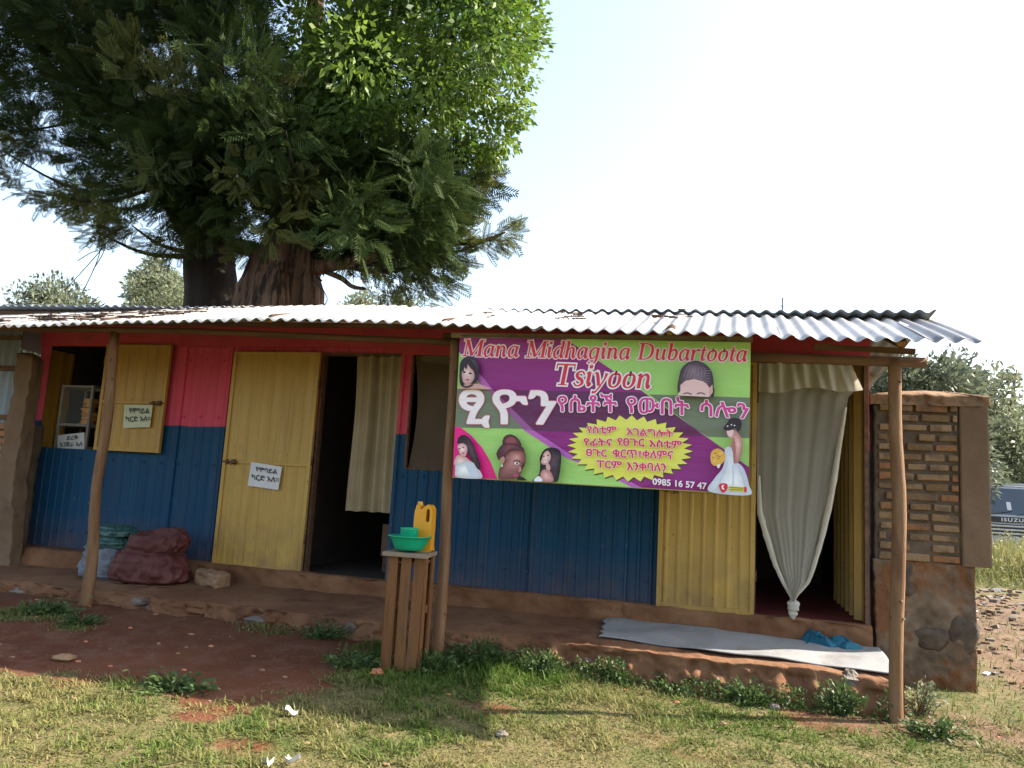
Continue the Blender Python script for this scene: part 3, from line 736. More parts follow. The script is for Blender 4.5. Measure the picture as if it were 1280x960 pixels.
# lettering: pen strokes of a slanted serif hand
ST, TH, SF = .115, .045, .035
bowl = [(.36, .40, .05), (.24, .455, .05), (.10, .34, .085), (.07, .18, .10), (.12, .03, .08), (.22, .01, .05), (.36, .17, .04)]
tail = [(.385, .45, .11), (.37, .2, .11), (.37, .1, .10), (.41, .02, .07), (.49, .07, .03)]
GL = {
 'M': (.90, [[(.12, .02, .05), (.12, .66, .05)], [(.13, .67, .12), (.42, .03, .12)], [(.42, .03, .05), (.72, .66, .05)], [(.74, .01, .125), (.74, .67, .125)], [(.01, .017, SF), (.25, .017, SF)], [(.60, .017, SF), (.88, .017, SF)], [(.0, .663, SF), (.2, .663, SF)], [(.70, .663, SF), (.88, .663, SF)]]),
 'D': (.76, [[(.15, .0, ST), (.15, .68, ST)], [(.14, .655, .045), (.38, .65, .045), (.57, .54, .09), (.62, .34, .12), (.57, .14, .09), (.38, .03, .045), (.14, .025, .045)], [(.01, .017, SF), (.25, .017, SF)], [(.01, .663, SF), (.25, .663, SF)]]),
 'T': (.66, [[(.33, .0, .125), (.33, .67, .125)], [(.03, .65, .05), (.64, .65, .05)], [(.045, .67, .045), (.04, .50, .03)], [(.63, .67, .045), (.635, .50, .03)], [(.18, .017, SF), (.48, .017, SF)]]),
 'a': (.52, [bowl, tail]),
 'n': (.54, [[(.01, .39, .03), (.06, .43, .05), (.10, .44, .08)], [(.105, .45, ST), (.10, .0, ST)], [(.12, .27, .03), (.2, .4, .05), (.29, .44, .07), (.365, .36, .1), (.37, .2, .11), (.37, .1, .10), (.41, .02, .07), (.49, .07, .03)]]),
 'h': (.54, [[(.01, .68, SF), (.11, .68, SF)], [(.105, .70, ST), (.10, .0, ST)], [(.12, .27, .03), (.2, .4, .05), (.29, .44, .07), (.365, .36, .1), (.37, .2, .11), (.37, .1, .10), (.41, .02, .07), (.49, .07, .03)]]),
 'i': (.27, [[(.01, .39, .03), (.06, .43, .05), (.10, .44, .08)], [(.105, .45, ST), (.10, .2, ST), (.105, .1, .1), (.14, .02, .07), (.22, .07, .03)], [(.12, .56, .11), (.12, .67, .11)]]),
 'd': (.52, [bowl, [(.30, .68, SF), (.40, .68, SF)], [(.39, .70, .11), (.38, .4, .11), (.37, .1, .10), (.41, .02, .07), (.49, .07, .03)]]),
 'g': (.52, [bowl, [(.385, .45, .11), (.38, .1, .11), (.36, -.08, .09), (.28, -.19, .06), (.16, -.21, .05), (.05, -.15, .08)]]),
 'u': (.54, [[(.0, .39, .03), (.09, .44, .07)], [(.095, .45, ST), (.09, .14, .11), (.14, .03, .08), (.24, .02, .05), (.36, .16, .035)], tail]),
 'b': (.50, [[(.01, .68, SF), (.11, .68, SF)], [(.105, .70, ST), (.10, .05, ST)], [(.12, .3, .035), (.24, .44, .06), (.36, .38, .1), (.39, .24, .11), (.33, .06, .08), (.22, .01, .05), (.09, .05, .05)]]),
 'r': (.40, [[(.01, .39, .03), (.10, .44, .08)], [(.105, .45, ST), (.10, .0, ST)], [(.12, .27, .03), (.22, .41, .05), (.32, .44, .08), (.37, .39, .09)]]),
 't': (.31, [[(.15, .60, .04), (.135, .42, .1), (.12, .12, .11), (.16, .02, .07), (.27, .07, .03)], [(.02, .43, .04), (.28, .43, .04)]]),
 'o': (.49, [[(.24, .445, .045), (.12, .37, .08), (.075, .22, .11), (.11, .06, .08), (.23, .005, .045), (.35, .08, .08), (.395, .23, .11), (.36, .39, .08), (.24, .445, .045)]]),
 's': (.41, [[(.35, .34, .05), (.30, .43, .05), (.2, .45, .05), (.1, .37, .09), (.15, .26, .1), (.28, .19, .1), (.32, .09, .09), (.23, .01, .05), (.12, .01, .05), (.04, .10, .06)]]),
 'y': (.48, [[(.01, .41, .03), (.08, .44, .08)], [(.08, .44, .09), (.15, .25, .11), (.21, .03, .09)], [(.41, .43, .10), (.37, .25, .06), (.25, .0, .05), (.14, -.16, .06), (.03, -.18, .09)]]),
}
def serif_line(body, bl, br, cap, fill, edge, growpx):
    adv = 0; runs = []
    for ch in body:
        if ch == ' ': adv += .30; continue
        runs.append((adv, ch)); adv += GL[ch][0]
    ux = (np.array(br)-np.array(bl))/adv
    k = cap/.68
    def mk(off):
        def sp(a, b):
            a2 = a+off; q = np.array(bl)+ux*a2
            return (q[0]+b*k*.20, q[1]-b*k)
        return sp
    sx = np.linalg.norm(ux)
    for grow, m in ((growpx/k, edge), (0, fill)):
        y0 = p.y(); p.k += 5
        for i, (off, ch) in enumerate(runs):
            for j, st in enumerate(GL[ch][1]): p.stroke(st, m, grow, True, mk(off), y0-.0001*(j+6*(i % 2)))
serif_line('Mana Midhagina Dubartoota', (577.5, 445), (933.5, 452), 20.5, red, pale, 1.5)
p.done('oromo_title', BN)
serif_line('Tsiyoon', (690.5, 481), (814, 486), 27, red, white, 2.0)
p.done('name_lettering', BN)
p.text('ፂዮን', (574, 533.5), (694, 534.5), (575, 487.5), white, 1.15, (1.9, pc_(214, 110, 140)))
p.done('large_lettering', BN)
for body, bl, br, tl in (('የሴቶች', (697.5, 514), (771, 515), (697.5, 491.5)), ('የውበት', (783.5, 516), (861, 519), (783.5, 494)), ('ሳሎን', (876, 519.5), (936, 523), (876, 500))):
    p.text(body, bl, br, tl, pink, .45, (1.6, white)); p.done('pink_lettering', BN)
for body, bl, br, tl in (('የስቲም', (734, 542), (770, 542.5), (734, 532.5)), ('አገልግሎት', (784, 543.5), (841, 546.5), (784, 534)),
                         ('የፊትና', (730, 556.5), (765, 557.5), (730, 547)), ('የፀጉር', (772, 557.5), (805, 558.5), (772, 547.5)), ('እስቲም', (812, 559.5), (852, 561), (812, 549.5)),
                         ('ፀጉር', (733, 570.5), (758, 571.5), (733, 561)), ('ቁርጥ፣ቀለምና', (766, 572.5), (841, 575), (766, 561.5)),
                         ('ፐርም', (746, 585), (777, 586.5), (746, 575.5)), ('እንቀባለን', (784, 587.5), (833, 589.5), (784, 577.5))):
    p.text(body, bl, br, tl, red, .28, (.95, pale))
p.done('service_lettering', BN)
p.text('0985 16 57 47', (816, 605.5), (883, 611.5), (816, 597.8), white, .35)
p.done('phone_number', BN)
# the printed pictures
skin_d = pc_(150, 92, 86); skin_d2 = pc_(186, 132, 124); hair_b = pc_(46, 32, 44); hair_r = pc_(104, 48, 58); skin_l = pc_(226, 186, 184); skin_p = pc_(208, 160, 154)
dress = pc_(230, 228, 226); dress2 = pc_(198, 202, 216); dark = pc_(32, 24, 30); lip = pc_(168, 70, 84)
def Z(ox, oy, k): return lambda P: [(ox+a/k, oy+b/k) for a, b in P]
z = Z(560, 410, 6.4)
p.poly(z([(95, 482), (122, 452), (190, 446), (268, 455), (345, 487), (220, 486)]), skin_p)
p.soft(z([(100, 455), (92, 330), (108, 260), (165, 225), (228, 250), (252, 320), (243, 400), (208, 447), (160, 440)]), (40, 26, 38), (96, 72, 88), z([(200, 270)])[0])
p.soft(z([(112, 330), (148, 288), (196, 326), (212, 385), (192, 432), (152, 452), (118, 424)]), (196, 150, 150), (240, 210, 206), z([(150, 365)])[0])
p.poly(z([(112, 345), (118, 290), (170, 250), (215, 300), (222, 380), (205, 345), (178, 318), (158, 288), (148, 330), (130, 312), (126, 340)]), hair_b)
for a, b in ((130, 352), (178, 362)): p.poly(z([(a-14, b+2), (a, b-7), (a+14, b+3), (a, b+8)]), dark)
p.poly(z([(140, 412), (156, 407), (172, 414), (156, 421)]), lip); p.poly(z([(150, 368), (158, 392), (148, 395)]), skin_p)
p.stroke([(q[0], q[1], 2.0) for q in z([(108, 458), (150, 472), (198, 452)])], dark)
p.done('portrait', BN, 'printed picture of a woman with short dark bob')
z = Z(560, 525, 8)
p.soft(z([(64, 405), (100, 352), (170, 366), (212, 400), (262, 440), (240, 480), (100, 480), (66, 455)]), (206, 160, 158), (240, 212, 208), z([(120, 410)])[0])
p.soft(z([(92, 232), (108, 172), (150, 150), (202, 170), (252, 240), (282, 330), (312, 400), (326, 480), (290, 492), (250, 452), (222, 380), (196, 330), (182, 260), (130, 226)]), (36, 24, 34), (92, 66, 76), z([(230, 300)])[0])
for P in ([(215, 240), (240, 330), (280, 400)], [(200, 200), (226, 250), (262, 300)], [(250, 330), (275, 420), (312, 460)]): p.stroke([(q[0], q[1], .9) for q in z(P)], pc_(88, 62, 70))
p.soft(z([(96, 260), (138, 232), (184, 258), (192, 318), (162, 366), (126, 348), (106, 302)]), (206, 160, 158), (244, 214, 210), z([(135, 295)])[0])
p.poly(z([(150, 330), (188, 300), (180, 350), (160, 364)]), skin_p)
for a, b in ((114, 286), (150, 272)): p.poly(z([(a-12, b+3), (a, b-5), (a+13, b), (a, b+6)]), dark)
p.poly(z([(136, 330), (150, 324), (164, 328), (150, 338)]), lip)
p.soft(z([(74, 452), (108, 436), (178, 412), (250, 424), (288, 480), (327, 520), (326, 585), (90, 572), (72, 500)]), (196, 192, 196), (246, 244, 240), z([(150, 500)])[0])
p.poly(z([(180, 440), (250, 440), (300, 530), (310, 578), (230, 570)]), dress2)
p.done('portrait', BN, 'printed picture of a woman in white on the pink corner')
p.soft(z([(560, 330), (600, 290), (680, 290), (752, 302), (778, 360), (772, 440), (742, 500), (718, 560), (664, 592), (600, 592), (508, 590), (510, 500), (540, 440), (530, 380)]), (112, 62, 60), (206, 146, 138), z([(690, 370)])[0])
p.soft(z([(545, 250), (560, 172), (622, 143), (692, 175), (734, 250), (690, 262), (600, 268)]), (74, 32, 42), (150, 80, 86), z([(630, 200)])[0])
p.poly(z([(580, 200), (630, 170), (680, 200), (660, 230), (600, 230)]), pc_(140, 70, 78))
p.soft(z([(508, 400), (484, 335), (520, 268), (572, 232), (640, 240), (722, 252), (768, 312), (700, 300), (622, 312), (582, 350), (556, 400), (530, 380)]), (70, 34, 46), (132, 74, 84), z([(620, 262)])[0])
p.poly(z([(530, 380), (556, 365), (568, 400), (545, 440), (526, 415)]), skin_d2)
p.poly(z([(660, 432), (688, 420), (714, 436), (688, 448)]), dress); p.poly(z([(680, 428), (694, 424), (702, 436), (688, 446)]), dark)
p.poly(z([(732, 455), (750, 448), (764, 458), (748, 468)]), dark)
p.stroke([(q[0], q[1], 1.0) for q in z([(650, 415), (684, 403), (722, 418)])], dark); p.stroke([(q[0], q[1], .9) for q in z([(738, 436), (768, 440)])], dark)
p.poly(z([(718, 460), (735, 505), (705, 520)]), skin_d2)
p.poly(z([(646, 548), (688, 540), (708, 556), (672, 574)]), lip); p.poly(z([(535, 446), (546, 446), (546, 466), (535, 466)]), dress)
p.poly(z([(690, 590), (712, 562), (748, 572), (786, 604), (690, 598)]), dark)
p.done('portrait', BN, 'printed picture of a woman with hair gathered in a high bun')
p.soft(z([(845, 610), (908, 545), (922, 440), (918, 380), (960, 300), (1030, 274), (1100, 290), (1132, 345), (1127, 450), (1112, 560), (1090, 618), (1000, 614)]), (30, 22, 32), (96, 74, 88), z([(1080, 400)])[0])
p.soft(z([(930, 606), (930, 522), (968, 492), (1030, 522), (1052, 612)]), (176, 120, 114), (232, 180, 170), z([(980, 560)])[0])
p.soft(z([(938, 392), (960, 330), (1000, 308), (1028, 352), (1020, 402), (986, 444), (945, 444), (930, 420)]), (200, 150, 146), (242, 208, 202), z([(975, 370)])[0])
p.poly(z([(990, 420), (1024, 470), (1010, 510), (980, 480)]), skin_p)
for a, b in ((958, 362), (1000, 352)): p.poly(z([(a-12, b+3), (a, b-4), (a+12, b), (a, b+6)]), dark)
p.poly(z([(948, 408), (970, 418), (992, 404), (972, 430)]), dress)
p.poly(z([(858, 608), (900, 562), (932, 580), (942, 612)]), dress)
p.stroke([(q[0], q[1], 1.2) for q in z([(1050, 320), (1080, 420), (1070, 560)])], pc_(84, 66, 80))
p.done('portrait', BN, 'printed picture of a smiling woman with long straight hair')
z = Z(740, 410, 6.244)
p.poly(z([(905, 540), (925, 470), (945, 440), (957, 490), (950, 540)]), hair_b, False)
p.soft(z([(682, 520), (684, 360), (720, 290), (790, 256), (862, 268), (924, 320), (948, 400), (944, 480), (900, 525)]), (66, 50, 64), (134, 112, 126), z([(790, 330)])[0])
p.poly(z([(668, 526), (690, 488), (690, 445), (730, 412), (800, 398), (880, 420), (914, 462), (916, 538)]), skin_l, False)
p.poly(z([(914, 470), (940, 440), (944, 500), (918, 538)]), skin_p, False)
for k in range(7):
    a = 715+k*26; p.stroke([(q[0], q[1], .55) for q in z([(a, 400-abs(k-3)*6), (a+14, 340-12*k % 20), (760+k*18, 285+k*4)])], pc_(150, 130, 142))
for k in range(6): p.stroke([(q[0], q[1], .55) for q in z([(780+k*14, 395), (850+k*6, 345+k*16), (925-k*2, 330+k*22)])], pc_(150, 130, 142))
for a in (745, 850): p.stroke([(q[0], q[1], 1.0) for q in z([(a-32, 514), (a, 505), (a+32, 518)])], dark)
p.done('portrait', BN, 'printed picture of a braided head cut off below the brows')
z = Z(870, 510, 8.35)
p.soft(z([(320, 240), (400, 228), (430, 250), (482, 330), (482, 450), (440, 575), (398, 578), (384, 480), (360, 412), (378, 330), (332, 295)]), (176, 118, 112), (232, 186, 178), z([(440, 380)])[0])
p.poly(z([(378, 330), (405, 330), (415, 470), (405, 570), (392, 570)]), pc_(176, 108, 104))
p.poly(z([(322, 240), (350, 225), (392, 236), (376, 296), (336, 292)]), skin_l)
p.poly(z([(285, 215), (320, 160), (362, 110), (430, 104), (478, 150), (462, 230), (432, 245), (410, 212), (340, 238)]), hair_b)
for a, b in ((370, 175), (402, 182), (330, 190)): p.poly(z([(a-8, b), (a, b-8), (a+8, b), (a, b+8)]), dress)
p.soft(z([(303, 425), (360, 408), (386, 470), (392, 572), (452, 582), (512, 660), (552, 800), (553, 910), (140, 872), (190, 740), (270, 640), (300, 540)]), (200, 204, 216), (248, 246, 244), z([(400, 760)])[0])
for P in ([(330, 560), (280, 700), (210, 860)], [(380, 600), (390, 740), (370, 880)], [(440, 600), (490, 720), (530, 880)]): p.stroke([(q[0], q[1], 1.8) for q in z(P)], dress2)
p.poly(z([(150, 520), (168, 450), (230, 424), (290, 460), (304, 530), (242, 604), (170, 590)]), pc_(222, 170, 70))
r9 = random.Random(9)
for k in range(9):
    a = 180+r9.random()*95; b = 460+r9.random()*110; p.poly(z([(a-9, b), (a, b-9), (a+9, b), (a, b+9)]), pc_(240, 205, 120) if k % 2 else pc_(190, 110, 60))
p.poly(z([(225, 590), (255, 590), (240, 625), (222, 620)]), dress)
p.done('portrait', BN, 'printed picture of a bride holding yellow flowers')
p.poly(z([(243, 798), (288, 784), (327, 800), (322, 850), (286, 884), (250, 850)]), pc_(214, 40, 54))
p.poly(z([(268, 812), (292, 802), (284, 826), (300, 850), (272, 846)]), white)
p.poly(z([(345, 815), (500, 826), (500, 874), (345, 862)]), pc_(224, 206, 70), False); p.poly(z([(502, 822), (528, 824), (528, 878), (502, 876)]), pc_(214, 40, 54), False)
for k in (0, 1): p.stroke([(q[0], q[1], 1.3) for q in z([(352, 829+k*20), (494, 838+k*20)])], pc_(140, 128, 50))
p.done('printer_badge', BN)
for px, py in ((640, 420.6), (770, 423.4), (905, 425.9), (580, 420)):
    gm = MB(); q = at(px, py, BY-.008); gm.box(tuple(q), (.035, .008, .010)); gm.build('fixing_strip', MT['rust_iron'], BN)
# paper notices
def notice(px4, Y, mat, lines, label, nm='paper_notice'):
    q = Print(Y); o_ = MB()
    mid = tuple(np.mean([at(a, b, Y) for a, b in px4], 0))
    def fn(u, v):
        a = np.array(px4[0])*(1-u)+np.array(px4[1])*u; b = np.array(px4[3])*(1-u)+np.array(px4[2])*u; c = a*(1-v)+b*v
        pt = at(c[0], c[1], Y); pt[1] -= .006*math.sin(u*3.1)*v+.004*(u*v)**4; return pt
    o_.grid(fn, 8, 8); t = thing(nm, mid, label, 'paper notice')
    o_.build('sheet', mat, t, True)
    q.Y = Y-.008
    for body, bl, br, tl in lines: q.text(body, bl, br, tl, MT['ink'], .12); q.done('handwriting', t)
notice([(155, 506), (191, 506.5), (187.5, 534), (154, 535)], -.082, MT['cream_paper'], [('የሞባይል', (161.5, 517), (186.5, 517.5), (161.5, 510)), ('ካርድ አለ።', (157, 528), (188, 527), (157, 520.5))],
       'pale yellowish paper notice with two handwritten lines on the ochre shutter')
notice([(314, 577.5), (352.5, 583.5), (348, 612.5), (309.5, 607)], -.082, MT['white_paper'], [('የሞባይል', (319.5, 589.5), (346, 593), (320, 583.5)), ('ካርድ አለ።', (314, 600), (348, 604), (314.5, 592.5))],
       'tilted white paper notice with two handwritten lines on the yellow door')

# ------------------------------------------------------------------ window counter: glass case with loaves, notice
dc = thing('display_case', (-6.57, .25, 1.445), 'small pale framed glass bread case standing on the open window counter', 'display case')
mb = MB()
cn = [(82, 482), (118, 483), (106, 560), (68, 559)]; Yc = .12
cw = [at(a, b, Yc) for a, b in cn]; x0, x1 = (cw[0][0]+cw[3][0])/2, (cw[1][0]+cw[2][0])/2; z0, z1 = 1.445, 2.11
for yy in (.12, .42):
    for xx in (x0, x1): mb.bb(xx-.014, xx+.014, yy-.014, yy+.014, z0, z1)
    for zz in (z0+.015, 1.69, z1-.015): mb.bb(x0+.014, x1-.014, yy-.012, yy+.012, zz-.013, zz+.013)
for xx in (x0, x1):
    for zz in (z0+.015, 1.69, z1-.015): mb.bb(xx-.014, xx+.014, .136, .404, zz-.015, zz+.015)
mb.build('frame', MT['alu'], dc, bevel=.003)
for a, b in ((1.70, 1.71), (1.462, 1.468)): mb = MB(); mb.bb(x0+.014, x1-.014, .134, .406, a, b); mb.build('shelf', MT['alu'], dc)
gm_, gt, gb, go = nodes('thin_glass'); gb.inputs['Roughness'].default_value = .05; gb.inputs['Base Color'].default_value = (.7, .75, .75, 1)
tr_ = gt.nodes.new('ShaderNodeBsdfTransparent'); mx_ = gt.nodes.new('ShaderNodeMixShader'); mx_.inputs[0].default_value = .97
gt.links.new(gb.outputs[0], mx_.inputs[1]); gt.links.new(tr_.outputs[0], mx_.inputs[2]); gt.links.new(mx_.outputs[0], go.inputs[0])
mb = MB(); mb.bb(x0+.018, x1-.018, .112, .115, 1.706, z1-.031); mb.build('glass_pane', gm_, dc)
names = ['topmost', 'second from the top', 'third from the top', 'fourth from the top', 'fifth from the top', 'lowest']
for k in range(6):
    mb = MB(); zz = 1.955-.046*k; rock(mb, (x1-.085+.012*math.sin(k*2.3), .20+.01*math.cos(k*1.7), zz-.005), (.135, .12, .058), 400+k, n=12)
    o = mb.build('bread_loaf', MT['bread'], None, True, base=(x1-.085, .2, zz-.03))
    tag(o, 'golden bread loaf, %s in the stack in the glass case' % names[k], 'bread loaf', 'loaves stacked in the glass case')
ws = MB(); ws.bb(-6.975, -6.12, .004, .5, 1.40, 1.443); ws.build('window_counter', MT['pole_dark'], B)
notice([(72, 544), (105.5, 540.5), (105.5, 561.5), (72, 560)], .10, MT['white_paper'], [('ደረቅ', (83, 550.5), (97.5, 549.5), (83, 544.5)), ('እንጀራ አለ', (75, 558.5), (103, 557.5), (75, 552.5))],
       'white paper notice propped against the foot of the glass bread case')

# ------------------------------------------------------------------ crate stand with jerrycan, basin and cup
CX, CY = -2.075, -1.36
cz0 = float(gz(CX, CY))-.02
CR = thing('crate_stand', (CX, CY, cz0-.01), 'tall slatted wooden crate standing on end beside the middle post', 'crate', rz=R(9))
wdt, dpt, hgt = .245, .30, .765
def cpart(name, boxes, mat):
    mb = MB()
    for c, d, a in boxes: mb.box(c, d, Matrix.Rotation(a, 3, 'Y'))
    return mb.build(name, mat, CR, local=True, bevel=.003)
for x in (-wdt/2+.036, .002, wdt/2-.036):
    cpart('slat', [((x, -dpt/2, hgt/2), (.068, .016, hgt-.02), rr.uniform(-.02, .02))], MT['crate'])
cpart('slat', [((.028, -dpt/2+.004, .21), (.022, .012, .36), -.12)], MT['crate'])
for x in (-wdt/2+.036, wdt/2-.036): cpart('slat', [((x, dpt/2, hgt/2), (.07, .016, hgt-.02), 0)], MT['crate'])
for y in (-dpt/2+.05, dpt/2-.045):
    for x in (-wdt/2, wdt/2):
        cpart('side_board', [((x, y, hgt/2), (.016, .075, hgt-.03), 0)], MT['crate'])
for zz in (.02, .40, hgt-.05):
    cpart('cross_board', [((0, 0, zz), (wdt-.02, dpt-.02, .018 if zz != .40 else .012), 0)] if zz != .40 else [((wdt/2-.012, 0, zz), (.012, dpt-.03, .05), 0), ((-wdt/2+.012, 0, zz), (.012, dpt-.03, .05), 0), ((0, dpt/2-.014, zz), (wdt-.03, .012, .05), 0)], MT['crate'])
cpart('top_board', [((-.01, -.01, hgt), (wdt+.05, dpt+.05, .026), .012)], MT['crate_top'])
cpart('foot_board', [((0, -dpt/2-.004, .022), (wdt+.02, .014, .045), 0)], MT['crate'])
tz = cz0+hgt+.004
jc = thing('jerrycan', (CX+.04, CY+.085, tz), 'yellow plastic jerrycan with moulded handle standing behind the green basin', 'jerrycan', rz=R(6))
mb = MB()
# outline of the can seen from the front, with its handle window, swept to depth
outl = [(-.075, 0), (.075, 0), (.078, .05), (.078, .255), (.068, .30), (.045, .318), (.02, .312), (-.005, .293), (-.018, .285), (-.03, .292), (-.034, .312), (-.064, .312), (-.068, .29), (-.078, .25), (-.078, .05)]
hole = [(.026, .205), (.052, .205), (.055, .25), (.050, .285), (.030, .285), (.024, .25)]
def extr(mb, loop, y0, y1, m=0):
    n = len(loop); o = len(mb.v)
    mb.v += [(a, y0, b) for a, b in loop]+[(a, y1, b) for a, b in loop]
    for i in range(n):
        j = (i+1) % n; mb.f.append([o+i, o+j, o+n+j, o+n+i]); mb.m.append(m)
from mathutils.geometry import tessellate_polygon
ol = crom(outl, 3, True); hl = crom(hole, 3, True)
for y0, fl_ in ((-.05, 1), (.05, -1)):
    tri = tessellate_polygon([[Vector((a, b, 0)) for a, b in ol], [Vector((a, b, 0)) for a, b in hl][::-1]])
    allp = [tuple(q) for q in ol]+[tuple(q) for q in hl][::-1]
    mb.add([(a, y0, b) for a, b in allp], [list(t)[::fl_] for t in tri])
extr(mb, [tuple(q) for q in ol], -.05, .05); extr(mb, [tuple(q) for q in hl][::-1], -.05, .05)
mb.v = [(a*.82, b, c) for a, b, c in mb.v]; mb.build('can_body', MT['jerry'], jc, local=True, bevel=.006)
mb = MB(); mb.lathe([(.0, .028), (.017, .028), (.019, .024), (.019, 0)], (-.041, 0, .308), 16); mb.build('screw_cap', MT['jerry'], jc, True, local=True)
ba = MB(); ba.lathe([(.0, 0), (.085, 0), (.095, .006), (.108, .03), (.128, .075), (.134, .084), (.146, .088), (.148, .094), (.138, .095), (.125, .08), (.104, .03), (.09, .01), (0, .008)], (0, 0, 0), 40)
bs = ba.build('basin', MT['green_pl'], None, True, local=True); bs.location = (CX-.005, CY-.05, tz+.012)
tag(bs, 'round green plastic wash basin on top of the wooden crate', 'basin')
cp = MB(); cp.lathe([(0, 0), (.052, 0), (.056, .01), (.061, .125), (.064, .132), (.061, .134), (.057, .125), (.053, .012), (0, .01)], (0, 0, 0), 32)
cpo = cp.build('cup', MT['green_pl'], None, True, local=True); cpo.location = (CX-.01, CY-.055, tz+.024)
hm = MB(); hm.tube([(.055, 0, .035), (.088, 0, .045), (.092, 0, .085), (.06, 0, .1)], .006, 8); ho = hm.build('handle', MT['green_pl'], cpo, True, local=True); ho.rotation_euler[2] = R(75)
tag(cpo, 'green plastic cup standing inside the green basin', 'cup')

# ------------------------------------------------------------------ sacks, stone, mat, cloth on the porch
def lump(fn_r, c, nu=110, nv=72, wr=.02, seed=0, fine=.006):
    mb = MB(); o = 0
    for j in range(nv+1):
        t = j/nv
        for i in range(nu):
            a = 2*math.pi*i/nu; x, y, z = fn_r(a, t)
            cr = (crumple(x+seed, y, z*1.3, 8)+.5*crumple(x, y+seed, z*1.3, 17))*wr*1.2*min(1, t*8)
            n1 = mno.noise(Vector((x*7+seed, y*7, z*5))); n2 = mno.noise(Vector((x*19, y*19+seed, z*13))); n3 = 1-abs(mno.noise(Vector((x*11+seed*2, y*11, z*16))))*2
            n1 = n1+.9*(1-abs(mno.noise(Vector((math.cos(a)*3.2+seed, math.sin(a)*3.2, z*9))))*2)*.55
            k = 1+wr*3*n1+wr*1.4*n3+fine*4*n2
            k += cr
            mb.v.append((c[0]+x*k, c[1]+y*k, max(c[2]+z*(1+.5*wr*n2)+.25*wr*n1*(t > .1), c[2])))
    for j in range(nv):
        for i in range(nu):
            i2 = (i+1) % nu; mb.f.append([j*nu+i, j*nu+i2, (j+1)*nu+i2, (j+1)*nu+i]); mb.m.append(0)
    mb.f.append(list(range(nu))[::-1]); mb.m.append(0); mb.f.append([nv*nu+i for i in range(nu)]); mb.m.append(0)
    return mb
def prof_sack(tab, ax, ay, tilt=0.0):
    def f(a, t):
        k = t*(len(tab)-1); i = min(int(k), len(tab)-2); q = k-i; q = q*q*(3-2*q)
        r = tab[i][0]*(1-q)+tab[i+1][0]*q; z = tab[i][1]*(1-(k-i))+tab[i+1][1]*(k-i)
        z -= tilt*(.5-.5*math.sin(a+.35))*float(ss(.52, .74, t))
        sx = tab[i][2] if len(tab[i]) > 2 else 0; sx2 = tab[i+1][2] if len(tab[i+1]) > 2 else 0
        return (r*ax*abs(math.cos(a))**.8*math.copysign(1, math.cos(a))+sx*(1-q)+sx2*q, r*ay*abs(math.sin(a))**.8*math.copysign(1, math.sin(a)), z)
    return f
pz = .285
f = prof_sack([(.80, 0), (1.0, .035), (1.03, .10), (.98, .18), (.88, .235), (.76, .27), (.755, .29, .03), (.77, .34, .05), (.72, .41, .06), (.60, .465, .06), (.50, .485, .05), (.42, .47, .05), (.36, .42, .05), (.30, .37, .05), (.15, .34, .05), (.01, .335, .05)], .325, .23, .24)
mb = lump(f, (-4.985, -.42, pz), wr=.045, seed=3, fine=.014); o = mb.build('sack', MT['sack_red'], None, True, base=(-4.985, -.42, pz))
tag(o, 'bulging maroon woven sack with folded open mouth on the porch', 'sack')
f = prof_sack([(.82, 0), (.98, .03), (1.0, .10), (.95, .19), (.86, .255), (.72, .29), (.5, .295), (.2, .285), (.01, .28)], .235, .20)
mb = lump(f, (-5.43, -.40, pz), wr=.05, seed=9, fine=.014); o = mb.build('sack', MT['sack_grey'], None, True, base=(-5.43, -.40, pz))
tag(o, 'blue-grey sack behind the left post, beside the maroon sack', 'sack')
f = prof_sack([(.6, 0), (.98, .02), (1.05, .06), (.82, .085), (.72, .10), (.9, .12, .02), (.95, .15, .015), (.72, .19, .0), (.40, .21, .0), (.05, .215, .0)], .215, .17)
mb = lump(f, (-5.42, -.41, pz+.262), wr=.05, seed=15, fine=.012); o = mb.build('plastic_bag', MT['sack_green'], None, True, base=(-5.42, -.41, pz+.26))
tag(o, 'crumpled sea-green plastic bag lying on top of the blue-grey sack', 'bag')
mb = MB(); mb.box((-4.40, -.30, .355), (.30, .17, .125), Matrix.Rotation(R(-14), 3, 'Z') @ Matrix.Rotation(R(4), 3, 'Y'))
o = mb.build('stone_block', MT['stone'], None, base=(-4.40, -.30, .29), bevel=.022)
dsp = o.modifiers.new('sub', 'SUBSURF'); dsp.levels = dsp.render_levels = 3; dsp.subdivision_type = 'SIMPLE'
tx = bpy.data.textures.new('rough_stone', 'CLOUDS'); tx.noise_scale = .09; dm = o.modifiers.new('rough', 'DISPLACE'); dm.texture = tx; dm.strength = .05; dm.mid_level = .5
tag(o, 'rough buff stone block on the porch next to the yellow door', 'stone')
mt_ = MB()
mc = [(752, 805), (766, 783), (1083, 817), (1113, 851)]
def mtf(u, v):
    x = -.90+1.93*u; yb = -.13-.03*u+.03*math.sin(u*7); yf = -.70-.13*u+.03*math.sin(u*9+1)
    x += .05*(v-.5)*(1-u)+.012*math.sin(v*23)*(u < .01)
    y = yb+(yf-yb)*v
    ey = -.90+.16*(float(fbm((x+0)*1.7, 3.3, 51))-.5)
    t = np.clip((y+.08)/(ey+.08), 0, 1)
    zz = .315-.055*t+.018*(float(fbm(x*2.5, t*.6*2, 53))-.5)
    return (x, y, zz+.014+.006*math.sin(u*25+v*5)*.6+.007*math.sin(v*9+u*11)*(.3+v)+.012*math.exp(-(u-.42)**2/.002)*(1-v))
mt_.grid(mtf, 120, 40); o = mt_.build('door_mat', MT['mat'], None, True, base=(.06, -.45, .27)); s = o.modifiers.new('thick', 'SOLIDIFY'); s.thickness = .008
